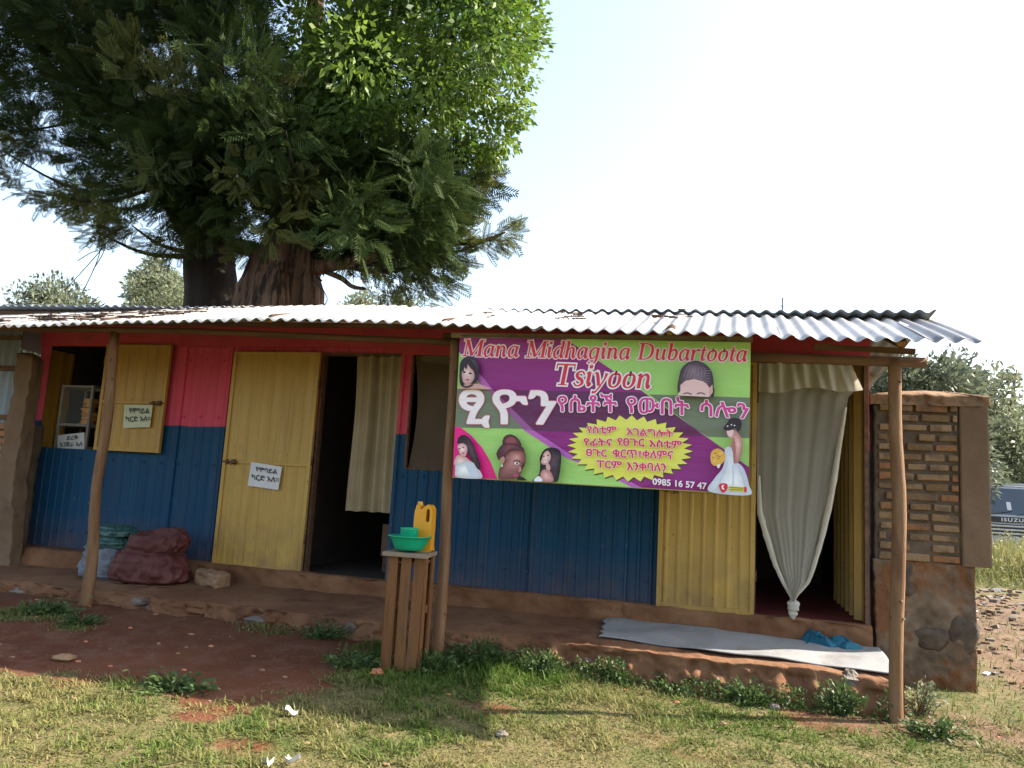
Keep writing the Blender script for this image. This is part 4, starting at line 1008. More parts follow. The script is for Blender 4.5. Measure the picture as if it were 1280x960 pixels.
tag(o, 'long pale grey woven mat spread on the porch before the right doorway', 'mat')
tc_ = MB()
def tcf(u, v):
    a = (u-.5)*2; b = (v-.5)*2
    x = .70+a*.20+.03*math.sin(b*4+a*3); y = -.20+b*.085+.02*math.sin(a*7)
    n = mno.noise(Vector((x*11, y*14, 1.7))); n2 = 1-abs(mno.noise(Vector((x*16, y*22, 4.2))))*2; n3 = mno.noise(Vector((x*40, y*40, 2)))
    h = (.050+.045*n+.030*n2+.010*n3)*(1-max(abs(a), abs(b))**4)*(1-.25*a)
    return (x+.03*n2*.4, y+.02*n, .300+max(.006, h))
tc_.grid(tcf, 90, 50); o = tc_.build('cloth_bundle', MT['teal'], None, True, base=(.70, -.2, .31)); sm = o.modifiers.new('thick', 'SOLIDIFY'); sm.thickness = .004
tag(o, 'crumpled teal cloth lying on the grey mat', 'cloth')
pt = MB()
for a, b in (((-5.2, -.62), (-5.05, -.66)), ((-4.95, -.70), (-4.78, -.66)), ((-4.98, -.60), (-4.86, -.61)), ((-4.72, -.62), (-4.6, -.58))):
    pt.bar((a[0], a[1], .292), (b[0], b[1], .295), .018, .006)
o = pt.build('twigs', MT['pole_dark'], None, base=(-4.9, -.62, .29)); tag(o, 'dark sticks scattered on the porch below the maroon sack', 'sticks', kind='stuff')

# ------------------------------------------------------------------ brick wall at the right end
BW = thing('brick_wall', (1.4, .14, .03), 'weathered brick end wall with plastered pillar and mud coping right of the shop', 'wall')
def rough(mb_fn, nu, nv, amp, sc, seed, name, mat, parent):
    mb = MB()
    def g(u, v):
        x, y, z_ = mb_fn(u, v); n = mno.noise(Vector((x*sc+seed, y*sc, z_*sc))); n2 = mno.noise(Vector((x*sc*4+seed, y*sc*4, z_*sc*4)))
        return (x+amp*.5*n2, y+amp*n+amp*.4*n2, z_+amp*.5*n)
    mb.grid(g, nu, nv); return mb.build(name, mat, parent, True)
def shell(x0, x1, y0, y1, z0, z1, inset=0.0):
    """a standing block as one sheet wrapped round: u runs round the plan, v up and over the top"""
    per = [(x0, y1), (x0, y0), (x1, y0), (x1, y1), (x0, y1)]
    L = [math.dist(per[i], per[i+1]) for i in range(4)]; T = sum(L)
    cxx, cyy = (x0+x1)/2, (y0+y1)/2
    def f(u, v):
        d = u*T; i = 0
        while i < 3 and d > L[i]: d -= L[i]; i += 1
        q = min(1, d/L[i]); x = per[i][0]*(1-q)+per[i+1][0]*q; y = per[i][1]*(1-q)+per[i+1][1]*q
        if v <= .9: return (x, y, z0+(z1-z0)*v/.9)
        k = (v-.9)/.1; return (x+(cxx-x)*k, y+(cyy-y)*k, z1+inset*math.sin(k*math.pi/2))
    return f
rough(shell(1.035, 1.70, .03, .26, -.12, .93), 160, 90, .028, 4.5, 5, 'stone_footing', MT['plaster_low'], BW)
rough(shell(1.04, 1.64, .045, .25, .9, 2.10), 90, 60, .014, 5, 8, 'mortar_core', MT['mortar'], BW)
rough(shell(1.615, 1.805, .015, .26, .925, 2.10), 60, 70, .007, 4, 11, 'pillar', MT['plaster'], BW)
rough(shell(1.0, 1.825, .0, .28, 2.085, 2.16, .055), 120, 24, .036, 5, 14, 'coping', MT['coping'], BW)
bk_ = MB(); r3 = random.Random(33); zc = .965; row = 0
while zc < 2.08:
    x = 1.06+(.0 if row % 2 else -.06)+r3.uniform(-.02, .02)
    while x < 1.60:
        L = r3.uniform(.12, .25); xa = max(x, 1.06); xb = min(x+L, 1.612)
        if xb-xa > .03 and r3.random() < .97:
            dpt_ = r3.uniform(.012, .032)
            if not (xa < 1.17 and r3.random() < .35):
                bk_.box(((xa+xb)/2, .075-dpt_, zc), (xb-xa-.016, .06, r3.uniform(.042, .056)), Matrix.Rotation(r3.uniform(-.035, .035), 3, 'Y') @ Matrix.Rotation(r3.uniform(-.04, .04), 3, 'Z'))
        x += L+.004
    zc += .0735; row += 1
o = bk_.build('bricks', MT['brick'], BW, bevel=.008)
for x, z_, a, b in ((1.24, .79, .12, .24), (1.62, .44, .16, .30), (1.40, .40, .24, .15)):
    fs = MB(); rock(fs, (x, .046, z_), (a, .07, b), int(x*90), n=12); fs.build('bare_stone', MT['darkstone'], BW, True)

# ------------------------------------------------------------------ neighbour's wall at the left end
NW = thing('neighbour_wall', (-7.4, -.2, .1), 'crumbling brick and plaster wall with corrugated sheet above, left of the shop', 'wall')
def pier(u, v):
    x, y, z_ = shell(-6.86, -6.66, -.42, -.27, .1, 2.30, .04)(u, v)
    return (x+.10*max(0, (1.1-z_)/1.1)*(x > -6.8)+.06*max(0, (1.5-z_)/1.5)*(x < -6.8)*-1, y, z_+(.10*(-6.68-x)/.38 if z_ > 2.2 else 0))
rough(pier, 60, 70, .03, 3, 17, 'plaster_pier', MT['plaster'], NW)
rough(shell(-9.4, -6.82, -.26, -.02, .0, 1.66), 140, 50, .02, 4, 19, 'mortar_core', MT['mortar'], NW)
bk_ = MB(); zc = .5; row = 0
while zc < 1.66:
    x = -8.4+(.11 if row % 2 else 0)
    while x < -6.95:
        L = r3.uniform(.17, .23); bk_.box((x+L/2, -.25-r3.uniform(0, .015), zc), (L-.014, .05, .055), Matrix.Rotation(r3.uniform(-.03, .03), 3, 'Y')); x += L+.004
    zc += .075; row += 1
bk_.build('bricks', M('dark_burnt_brick', (.26, .12, .06), (.34, .17, .09), 4, .9, .7, 30), NW, bevel=.006)
cs = MB(); cs.grid(lambda u, v: (-9.4+2.34*u, -.2+.016*math.sin(2*math.pi*(-9.4+2.34*u)/.105), 1.66+1.0*v), 184, 3)
cs.build('corrugated_sheet', MT['zinc_dark'], NW, True)
for a, b in ((2.20, 2.25), (1.70, 1.745), (2.52, 2.56)):
    rl = MB(); rl.bb(-9.4, -7.04, -.245, -.225, a, b); rl.build('rail', MT['pole_dark'], NW)

# ------------------------------------------------------------------ leaves
def rots(n, dirs=None, spread=1.0):
    """n random rotation matrices whose x axis lies along dirs"""
    d = dirs+spread*rng.normal(size=(n, 3)) if dirs is not None else rng.normal(size=(n, 3))
    d /= np.linalg.norm(d, axis=1)[:, None]+1e-9
    u = rng.normal(size=(n, 3)); u -= (u*d).sum(1)[:, None]*d; u /= np.linalg.norm(u, axis=1)[:, None]
    return np.stack([d, u, np.cross(d, u)], -1)
def scatter(T, TF, pos, rot, scl, tone):
    n = len(pos); k = len(T)
    V = np.einsum('nij,kj->nki', rot, T)*scl[:, None, None]+pos[:, None, :]
    F = (TF[None]+(np.arange(n)*k)[:, None, None]).reshape(-1, TF.shape[1])
    return V.reshape(-1, 3), F, np.repeat(tone, k)
LEAF = np.array([(0, 0, 0), (.45, .22, .05), (1, 0, -.06), (.45, -.22, .05)]); LEAF_F = np.array([[0, 1, 2, 3]])
def frond_template(n=8):
    v = []; f = []
    def lf(p, d, L, wd):
        d = np.array(d)/np.linalg.norm(d); s_ = np.array([-d[1], d[0], 0]); o = len(v)
        v.extend([p, p+d*L*.45+s_*wd, p+d*L+np.array([0, 0, -.04]), p+d*L*.45-s_*wd]); f.append([o, o+1, o+2, o+3])
    for i in range(n):
        t = .12+.8*i/(n-1); L = .36*(1-.55*abs(t-.4)); p = np.array([t, 0, -.10*t*t])
        for sg in (1, -1): lf(p, (.75, sg*.75, -.06), L, .034)
    lf(np.array([.92, 0, -.09]), (1, 0, -.05), .22, .03)
    lf(np.array([0, 0, 0]), (1, 0, -.08), .95, .011)
    return np.array(v), np.array(f)
FROND, FROND_F = frond_template()
def clumps(poly, Y0, dY, n, seed, top=None):
    r_ = np.random.default_rng(seed); xs_ = [p_[0] for p_ in poly]; ys_ = [p_[1] for p_ in poly]; out = []
    while len(out) < n:
        a = r_.uniform(min(xs_), max(xs_)); b = r_.uniform(min(ys_), max(ys_))
        if not inpoly(np.array([a]), np.array([b]), poly)[0]: continue
        out.append(at(a, b, Y0+r_.normal()*dY))
    return np.array(out)
def crown(name, parent, cl, rad, per, tmpl, mat, size, seed, axis_pt, droop=0.0, outw=.8, tones=(0, 1)):
    r_ = np.random.default_rng(seed); n = len(cl)*per
    c = np.repeat(cl, per, 0); rr_ = np.repeat(rad*(.7+.6*r_.random(len(cl))), per)
    d = r_.normal(size=(n, 3)); d /= np.linalg.norm(d, axis=1)[:, None]
    pos = c+d*(rr_*r_.random(n)**.45)[:, None]*np.array([1, 1, .8])
    ow = c-axis_pt; ow /= np.linalg.norm(ow, axis=1)[:, None]+1e-6
    dirs = d*.7+ow*outw+np.array([0, 0, -droop])
    tone = np.clip(np.repeat(r_.uniform(tones[0], tones[1], len(cl)), per)*.6+r_.uniform(tones[0], tones[1], n)*.4, 0, 1)
    V, F, t = scatter(tmpl[0], tmpl[1], pos, rots(n, dirs, .45), size*(.65+.7*r_.random(n)), tone)
    return npmesh(name, V, F, mat, parent, colors=t)
def trunk_mesh(name, parent, pts, rad, mat, n=28, wob=.07, seed=0, furrow=.10):
    P = crom([tuple(a)+(r,) for a, r in zip(pts, rad)], 8); mb = MB(); ph = seed
    mb.tube([q[:3] for q in P], [q[3] for q in P], n, wob=0, cap=True)
    out = []
    for i, q in enumerate(mb.v):
        k = i//n; cc = P[k][:3]; a = 2*math.pi*(i % n)/n
        s_ = 1+furrow*(math.sin(a*5+ph+.3*k*.2)*.45+math.sin(a*9+ph*2+.1*k)*.35+.5*mno.noise(Vector((a*2, k*.25, ph))))
        out.append(tuple(np.array(cc)+(np.array(q)-np.array(cc))*s_))
    mb.v = out; return mb.build(name, mat, parent, True)
def limbs(parent, start_pts, cl, mat, r0=.07, seed=0, name='limb', n=10):
    r_ = random.Random(seed)
    for c in r_.sample(list(map(tuple, cl)), min(n, len(cl))):
        s_ = min(start_pts, key=lambda q: math.dist(q, c)); c = np.array(c); s0 = np.array(s_); mb = MB()
        m_ = s0*.5+c*.5+np.array([r_.uniform(-.2, .2), r_.uniform(-.2, .2), -.18*abs(c[0]-s0[0])+.1])
        P = crom([s0, m_, c], 6); k = len(P); mb.tube(P, [r0*(1-.82*i/(k-1)) for i in range(k)], 7, cap=False, wob=.15, seed=seed)
        mb.build(name, mat, parent, True)
M_dark = foliage('dark_feathery_leaf', (.011, .024, .008, 1), (.050, .075, .020, 1), .26, .08)
M_olive = foliage('sunlit_feathery_leaf', (.055, .072, .026, 1), (.155, .165, .05, 1), .38, .08)  # lighter copy of the dark leaf, sunlight painted into the outer sprays
M_bright = foliage('bright_broad_leaf', (.042, .098, .012, 1), (.175, .255, .034, 1), .42, .45)
M_bg = foliage('hazed_green_leaf', (.09, .11, .07, 1), (.18, .20, .13, 1), .3, .2)  # leaf green paled and greyed to stand in for haze
M_bg2 = foliage('pale_green_leaf', (.12, .145, .085, 1), (.22, .24, .145, 1), .35, .2)
M_far = foliage('far_grey_green_leaf', (.12, .145, .115, 1), (.20, .225, .18, 1), .3, .2)  # distance haze mixed into the grey-green

# the dark feathery tree on the left
YA, YB = 4.9, 4.3
TA = thing('feathery_tree', tuple(at(263, 383, YA)[:2])+(0.02,), 'tall dark feathery-leaved tree with a straight blackish trunk behind the roof', 'tree')
ax = at(263, 383, YA); ax[2] = 0
ptsA = [(ax[0], YA, -.1), (ax[0]+.02, YA, 2.0), tuple(at(263, 383, YA)), tuple(at(262, 320, YA)), tuple(at(268, 200, YA)), tuple(at(262, 40, YA)), tuple(at(255, -160, YA))]
rA = .5*(at(290, 383, YA)[0]-at(236, 383, YA)[0])
trunk_mesh('trunk', TA, ptsA, [rA*1.15, rA*1.03, rA, rA*.96, rA*.7, rA*.45, rA*.15], MT['bark_dark'], seed=2, furrow=.05)
polyA = [(5, -330), (-60, -150), (-55, 60), (-10, 130), (20, 175), (55, 215), (110, 245), (150, 258), (215, 272), (285, 278), (335, 262), (352, 230), (350, 170), (328, 110), (322, 40), (318, -60), (310, -330)]
clA = np.concatenate([clumps(polyA, YA-.5, 1.2, 330, 5), np.array([at(a, b, YA-1.2) for a, b in ((250, 272), (272, 262), (232, 255), (262, 238), (285, 240), (245, 225), (270, 205), (215, 240), (290, 215), (255, 190), (235, 170), (275, 160), (200, 200), (180, 230))])])
exA = np.array([at(a, b, YA-y_-.9*(y_ > 1.2)) for a, b, y_ in ((15, 218, .5), (40, 238, .6), (70, 250, .7), (95, 258, .8), (120, 288, .8), (150, 292, .8), (135, 275, .6), (165, 282, .7), (205, 308, .9), (212, 300, .8), (20, 165, .3), (5, 190, .3), (40, 185, .5), (0, 215, .5),
                                                (345, 92, 1.9), (335, 112, 1.9), (325, 130, 1.8), (150, 60, 2.0), (165, 85, 2.0), (225, 85, 2.0), (215, 110, 1.9), (85, 12, 1.5), (345, 280, 1.6), (300, 215, 1.8), (375, 225, 1.6), (190, 215, 1.9))])
crown('crown', TA, clA, .62, 84, (FROND, FROND_F), M_dark, .30, 11, ax+np.array([0, 0, 6.5]), .15)
crown('outer_sprays', TA, exA, .28, 34, (FROND, FROND_F), M_olive, .27, 12, ax+np.array([0, 0, 6.0]), .1, 1.0)
limbs(TA, [ptsA[3], ptsA[4], ptsA[5]], np.concatenate([clA[:60], exA[:14]]), MT['bark_dark'], .06, 4, n=30)
mb = MB(); mb.tube(crom([at(262, 318, YA), at(240, 300, YA-.4), at(222, 275, YA-.7), at(203, 240, YA-.8), at(190, 190, YA-.8)], 5), list(np.linspace(.17, .06, 21)), 12, wob=.15, seed=3); mb.build('main_limb', MT['bark'], TA, True)
for a, b in (((137, 300), (81, 363)), ((128, 304), (103, 366)), ((132, 306), (116, 338)), ((120, 314), (97, 326))):
    mb = MB(); mb.tube(crom([at(*a, YA-.8), (at(*a, YA-.8)+at(*b, YA-.9))/2+np.array([.06, 0, .05]), at(*b, YA-.9)], 5), .008, 5); mb.build('hanging_twig', MT['bark'], TA)

# the broad brown trunk with feathery boughs to the right
TB = thing('feathery_tree', tuple(at(352, 383, YB)[:2])+(0.02,), 'thick furrowed brown trunk with olive feathery boughs reaching right over the roof', 'tree')
bx = at(354, 383, YB); bx[2] = 0
rB = .5*(at(398, 383, YB)[0]-at(308, 383, YB)[0])
ptsB = [(bx[0], YB, -.1), (bx[0], YB, 2.2), tuple(at(353, 383, YB)), tuple(at(357, 345, YB)), tuple(at(366, 308, YB)), tuple(at(372, 250, YB+.1)), tuple(at(385, 120, YB+.2)), tuple(at(400, -80, YB+.3))]
trunk_mesh('trunk', TB, ptsB, [rB*1.35, rB*1.12, rB, rB*.84, rB*.68, rB*.45, rB*.3, rB*.12], MT['bark'], n=64, seed=5, furrow=.22)
polyB = [(350, 180), (335, 240), (320, 275), (345, 275), (395, 272), (425, 300), (458, 318), (490, 338), (535, 325), (548, 300), (575, 290), (565, 262), (590, 225), (565, 200), (500, 200), (420, 195), (385, 170), (350, 120), (345, 150)]
clB = np.concatenate([clumps(polyB, YB+.1, .9, 100, 8), np.array([at(a, b, YB-1.1) for a, b in ((318, 262), (345, 252), (372, 262), (345, 232), (385, 240), (420, 262))])])
exB = np.array([at(a, b, YB-y_) for a, b, y_ in ((600, 210, .1), (603, 195, .1), (588, 255, .2), (575, 275, .3), (598, 225, .1), (545, 355, .3), (520, 368, .3), (560, 300, .2), (585, 303, .2), (605, 303, .2), (622, 296, .2), (634, 289, .2), (555, 330, .3), (570, 322, .3), (525, 340, .4), (500, 358, .4), (485, 372, .4), (565, 250, .2), (585, 235, .2), (590, 205, .1), (330, 275, .8), (345, 262, .9), (430, 290, .9), (372, 262, 1.0), (450, 330, .6), (300, 300, .3), (285, 290, .3), (310, 318, .3))])
crown('crown', TB, clB, .46, 72, (FROND, FROND_F), M_dark, .29, 21, bx+np.array([0, 0, 5.5]), .25, tones=(.2, 1))
crown('outer_sprays', TB, exB, .22, 26, (FROND, FROND_F), M_olive, .24, 22, bx+np.array([0, 0, 5.0]), .25, 1.1)
limbs(TB, [ptsB[4], ptsB[5], ptsB[6]], np.concatenate([clB[:40], exB[:10]]), MT['bark_dark'], .06, 6, n=26)
mb = MB(); mb.tube(crom([at(385, 335, YB), at(420, 330, YB-.2), at(470, 320, YB-.3), at(540, 305, YB-.2), at(600, 302, YB-.2), at(632, 290, YB-.2)], 6), list(np.linspace(.14, .012, 31)), 10, wob=.15, seed=5)
mb.tube(crom([at(345, 330, YB), at(315, 312, YB), at(280, 305, YB+.1), at(250, 300, YB+.2)], 6), list(np.linspace(.16, .09, 19)), 12, wob=.15, seed=6)
mb.tube(crom([at(395, 335, YB), at(425, 347, YB-.3), at(440, 358, YB-.35), at(456, 361, YB-.4)], 6), list(np.linspace(.05, .025, 19)), 9, wob=.15, seed=7)
mb.build('main_limb', MT['bark'], TB, True)
mb = MB(); mb.tube(crom([at(399, 348, YB-.5), at(404, 362, YB-.5), at(409, 374, YB-.5), at(404, 384, YB-.5)], 6), .007, 6)
mb.tube([at(396, 346, YB-.5), at(402, 351, YB-.5)], .016, 7); mb.build('hanging_cord', MT['bark_dark'], TB)

# the bright broad-leaved tree behind
YC = 6.2
TC = thing('broadleaf_tree', tuple(at(365, 383, YC)[:2])+(0.02,), 'bright green broad-leaved tree with a dense sunlit crown, upper right of the trunks', 'tree')
cx_ = at(430, 383, YC); cx_[2] = 0
ptsC = [tuple(np.array([at(365, 383, YC)[0], YC, -.1])), tuple(np.array([at(365, 383, YC)[0], YC, 3.6])), tuple(at(415, 220, YC)), tuple(at(470, 60, YC)), tuple(at(500, -120, YC))]
trunk_mesh('trunk', TC, ptsC, [.30, .24, .2, .13, .05], MT['bark_dark'], seed=9)
polyC = [(345, -330), (338, -60), (350, 40), (362, 115), (395, 165), (450, 195), (530, 198), (580, 188), (612, 192), (632, 168), (632, 110), (640, 60), (656, 20), (652, -40), (640, -150), (600, -330)]
clC = clumps(polyC, YC-2.2, .7, 270, 14)
exC = np.array([at(a, b, YC-2.3-y_) for a, b, y_ in ((640, 150, .2), (648, 140, .2), (632, 178, .2), (615, 195, .1), (590, 188, .3), (660, 20, .1), (665, 45, .2), (652, 90, .2), (645, 110, .2), (500, 60, 1.3), (520, 30, 1.2), (470, 115, 1.3), (560, 60, 1.2), (490, 150, 1.2), (600, 110, .9), (560, 140, 1.0), (430, 40, 1.3), (385, 20, 1.3), (590, 40, .9))])
crown('crown', TC, clC, .52, 210, (LEAF, LEAF_F), M_bright, .125, 31, cx_+np.array([0, 0, 8.0]), .5, .5)
crown('outer_sprays', TC, exC, .26, 110, (LEAF, LEAF_F), M_bright, .11, 32, cx_+np.array([0, 0, 8.0]), .6, .5, tones=(.5, 1))
limbs(TC, [ptsC[2], ptsC[3]], clC[:70], MT['bark_dark'], .07, 8, n=24)

# trees further off, distance haze painted into their pale leaf colours
def far_tree(name, label, poly, Y0, dY, ncl, rad, per, leaf, mat, tp, tr_, seed, group=None, tmpl=None):
    b = at(tp[0], tp[1], Y0); b[2] = .02
    t = thing(name, tuple(b), label, 'tree', group); cl = clumps(poly, Y0, dY, ncl, seed)
    top = at(tp[0]+2, min(q[1] for q in poly)+10, Y0)
    pts = [(b[0], b[1], -.2), (b[0]+.05, b[1], top[2]*.4), (b[0]-.05, b[1], top[2]*.7), tuple(top)]
    trunk_mesh('trunk', t, pts, [tr_, tr_*.8, tr_*.5, tr_*.1], MT['bark'], n=12, seed=seed)
    limbs(t, pts[1:], cl, MT['bark'], tr_*.4, seed, n=16)
    crown('crown', t, cl, rad, per, tmpl or (LEAF, LEAF_F), mat, leaf, seed+1, b+np.array([0, 0, top[2]*.6]), .2, .4)
    return t
far_tree('round_tree', 'rounded pale green tree showing over the left end of the roof', [(8, 470), (10, 385), (25, 368), (55, 358), (90, 366), (112, 385), (118, 470)], 15, 1.0, 70, .65, 176, 0.172, M_bg, (58, 470), .2, 51)
far_tree('slender_tree', 'pale slender tree with upright shoots between the round tree and the dark trunk', [(160, 400), (163, 352), (172, 345), (178, 335), (188, 338), (192, 322), (200, 335), (212, 342), (222, 352), (232, 372), (232, 400)], 17, .8, 60, .45, 132, 0.158, M_bg2, (195, 420), .14, 53)
far_tree('low_tree', 'grey green tree top showing over the roof right of the brown trunk', [(420, 420), (424, 372), (440, 364), (462, 366), (480, 372), (484, 420)], 24, 1.0, 34, .7, 132, 0.185, M_bg2, (450, 440), .2, 55)
far_tree('low_tree', 'smaller pale tree top over the roof below the hanging feathery spray', [(486, 420), (490, 376), (505, 368), (520, 374), (529, 388), (530, 420)], 27, 1.0, 24, .65, 110, 0.185, M_bg2, (508, 440), .18, 57)
far_tree('leafy_tree', 'dense grey-green tree standing directly behind the brick wall top', [(1085, 640), (1088, 470), (1120, 455), (1150, 452), (1180, 462), (1215, 480), (1225, 640)], 20, 1.6, 150, .68, 150, 0.224, M_bg, (1150, 640), .28, 61)
far_tree('spiky_tree', 'taller tree with a pointed leafy top rising above the right end of the brick wall', [(1175, 640), (1178, 480), (1186, 456), (1196, 448), (1206, 462), (1214, 480), (1240, 500), (1246, 640)], 27, 1.4, 130, .62, 130, 0.238, M_bg, (1200, 640), .25, 63)
far_tree('airy_tree', 'airy tree with thin open top at the right edge of the photo', [(1232, 650), (1238, 520), (1240, 480), (1250, 458), (1262, 470), (1270, 500), (1284, 520), (1320, 545), (1325, 650)], 25, 1.3, 100, .55, 100, 0.211, M_bg2, (1268, 650), .2, 65)
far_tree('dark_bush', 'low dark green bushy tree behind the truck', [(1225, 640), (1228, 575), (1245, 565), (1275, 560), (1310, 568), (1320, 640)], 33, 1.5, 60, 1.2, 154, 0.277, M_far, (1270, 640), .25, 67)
# wooded skyline a long way off, one mass
n = 14000; r_ = np.random.default_rng(71)
ang = r_.uniform(R(-20), R(75), n); dist = r_.uniform(105, 150, n)
px_ = CAM[0]+dist*np.sin(ang); py_ = CAM[1]+dist*np.cos(ang)
hh = (5+6*fbm(ang*14, ang*0, 73)+4*fbm(ang*50, ang*0, 74))*(.7+.3*ss(105, 150, dist))
pos = np.stack([px_, py_, hh*r_.random(n)**.6], -1)
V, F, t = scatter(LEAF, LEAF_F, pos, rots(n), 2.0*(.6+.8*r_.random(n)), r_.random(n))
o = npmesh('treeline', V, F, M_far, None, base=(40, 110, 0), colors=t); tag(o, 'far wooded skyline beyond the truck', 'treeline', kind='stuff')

# ------------------------------------------------------------------ grass, weeds, rubble
BL = np.array([(-.07, 0, 0), (.07, 0, 0), (.055, .20, .55), (-.055, .20, .55), (.0, .55, .92)]);
BLF = np.array([[0, 1, 2, 3], [3, 2, 4, 4]])
M_grass = foliage('lawn_blade', (.215, .19, .075, 1), (.075, .135, .022, 1), .3, .1)
M_weed = foliage('weed_leaf', (.035, .072, .02, 1), (.10, .145, .045, 1), .3, .25)
def blades(n, x0, x1, y0, y1, seed, hfun, tonefun, maskp=1.0):
    r_ = np.random.default_rng(seed); x = r_.uniform(x0, x1, n); y = r_.uniform(y0, y1, n)
    m = grassmask(x, y); keep = r_.random(n) < np.clip(m*1.15, 0, 1)*maskp
    keep &= ~((y > -.88+.16*(fbm(x*1.7, x*0+3.3, 51)-.5)) & (x < 1.06)); x, y, m = x[keep], y[keep], m[keep]; n = len(x)
    a = r_.uniform(0, 2*math.pi, n); lean = r_.uniform(.5, 2.6, n); c, s_ = np.cos(a), np.sin(a)
    h = hfun(x, y)*(.5+.9*r_.random(n))
    wd = r_.uniform(.035, .07, n)
    # width, forward bend, height per blade
    T = np.repeat(BL[None], n, 0); T[:, :, 0] *= (wd/.14*1.0/ h*0.14)[:, None]; T[:, :, 1] *= lean[:, None]; T[:, :, 2] *= (1.15-.45*np.minimum(lean, 1.5))[:, None]
    X_ = T[:, :, 0]*c[:, None]-T[:, :, 1]*s_[:, None]; Y_ = T[:, :, 0]*s_[:, None]+T[:, :, 1]*c[:, None]
    V = np.stack([X_*h[:, None]+x[:, None], Y_*h[:, None]+y[:, None], T[:, :, 2]*h[:, None]+gz(x, y)[:, None]-.003], -1).reshape(-1, 3)
    o = np.arange(n)[:, None]*5
    Q = (o+np.array([[0, 1, 2, 3]])); T3 = (o+np.array([[3, 2, 4]]))
    tone = np.repeat(np.clip(tonefun(x, y)+r_.normal(size=n)*.25, 0, 1), 5)
    return V, Q, T3, tone
def grass_obj(name, parts_, mat, label, base):
    V = np.concatenate([q[0] for q in parts_]); off = np.cumsum([0]+[len(q[0]) for q in parts_])[:-1]
    Q = np.concatenate([q[1]+k for q, k in zip(parts_, off)]); T3 = np.concatenate([q[2]+k for q, k in zip(parts_, off)])
    # quads and tip triangles as triangles of one mesh
    F = np.concatenate([Q[:, [0, 1, 2]], Q[:, [0, 2, 3]], T3]); tone = np.concatenate([q[3] for q in parts_])
    o = npmesh(name, V, F, mat, None, base=base, colors=tone); return tag(o, label, 'grass', kind='stuff')
def gtone(x, y):
    lush = ss(1.15, .3, np.hypot((x+1.75)*.75, (y+1.15)*1.0))
    return .05+.55*ss(.42, .62, fbm(x*1.3, y*1.3, 81))+.9*(fbm(x*6, y*6, 82)-.5)+.32*lush+.2*ss(-2.6, -1.2, y)*ss(-2.4, -1.8, x)
def gh(x, y):
    lush = ss(1.05, .35, np.hypot((x+1.75)*.75, (y+1.1)*1.1))
    return .018+.040*ss(.35, .7, fbm(x*7, y*7, 83))+.05*lush
P1 = blades(190000, -6.4, 3.2, -4.4, -.8, 1, gh, gtone)
P2 = blades(22000, 1.1, 6, -1.4, 6, 2, lambda x, y: .05+.04*fbm(x*3, y*3, 84), lambda x, y: .35+.4*(fbm(x, y, 85)))
grass_obj('lawn_grass', [P1, P2], M_grass, 'short straw and green grass over the front yard', (0, -2.5, 0))
# ragged low growth along the foot of the porch
r_ = np.random.default_rng(95); n = 9000
x = r_.uniform(-1.95, .95, n); dn = fbm(x*4, x*0, 96); y = -.99-.12*r_.random(n)**1.5+.16*(fbm(x*1.7, x*0+3.3, 51)-.5)
kp = r_.random(n) < ss(.40, .72, dn)*.8; x, y, dn = x[kp], y[kp], dn[kp]; n = len(x)
zz = gz(x, y)+r_.random(n)**1.4*(.03+.14*ss(.35, .75, dn)*(.5+fbm(x*11, y*0, 97)))
V, F, tt = scatter(LEAF, LEAF_F, np.stack([x, y, zz], -1), rots(n), .026*(.6+.9*r_.random(n)), r_.random(n)*.8)
o = npmesh('undergrowth', V, F, M_weed, None, base=(-.5, -1.05, .05), colors=tt); tag(o, 'low ragged green growth along the foot of the porch', 'undergrowth', kind='stuff')
# tall dry weeds by the truck
r_ = np.random.default_rng(91); n = 9000
x = r_.uniform(4.0, 13, n); y = r_.uniform(9.3, 15.5, n); h = (.35+.75*fbm(x*.9, y*.9, 92))*r_.uniform(.6, 1.1, n)*ss(9.0, 11.5, y)+.12
wp = np.stack([x, y, np.full(n, .0)], -1); d = np.stack([r_.normal(size=n)*.25, r_.normal(size=n)*.25, np.ones(n)], -1)
ST_ = np.array([(0, -.012, 0), (0, .012, 0), (.55, .02, .02), (1, 0, .12), (.55, -.02, .02)])
V1, F1, t1 = scatter(np.array([(0, -.013, 0), (.5, .016, .02), (1, 0, .10), (.5, -.016, .02)]), LEAF_F, wp, rots(n, d, .12), h, r_.random(n))
k = 16000; q = r_.integers(0, n, k); lp = wp[q]+np.array([0, 0, 1])*(h[q]*r_.uniform(.2, 1, k))[:, None]+r_.normal(size=(k, 3))*.06
V2, F2, t2 = scatter(LEAF, LEAF_F, lp, rots(k), .07*(.6+.8*r_.random(k)), np.clip(r_.random(k)*.6+.4*(lp[:, 2] < .35), 0, 1))
o = npmesh('tall_weeds', np.concatenate([V1, V2]), np.concatenate([F1, F2+len(V1)]), foliage('dry_weed', (.30, .25, .11, 1), (.12, .16, .05, 1), .4, .15), None, base=(6, 11, 0), colors=np.concatenate([t1, t2]))
tag(o, 'tall dry weeds growing between the rubble and the truck', 'weeds', kind='stuff')
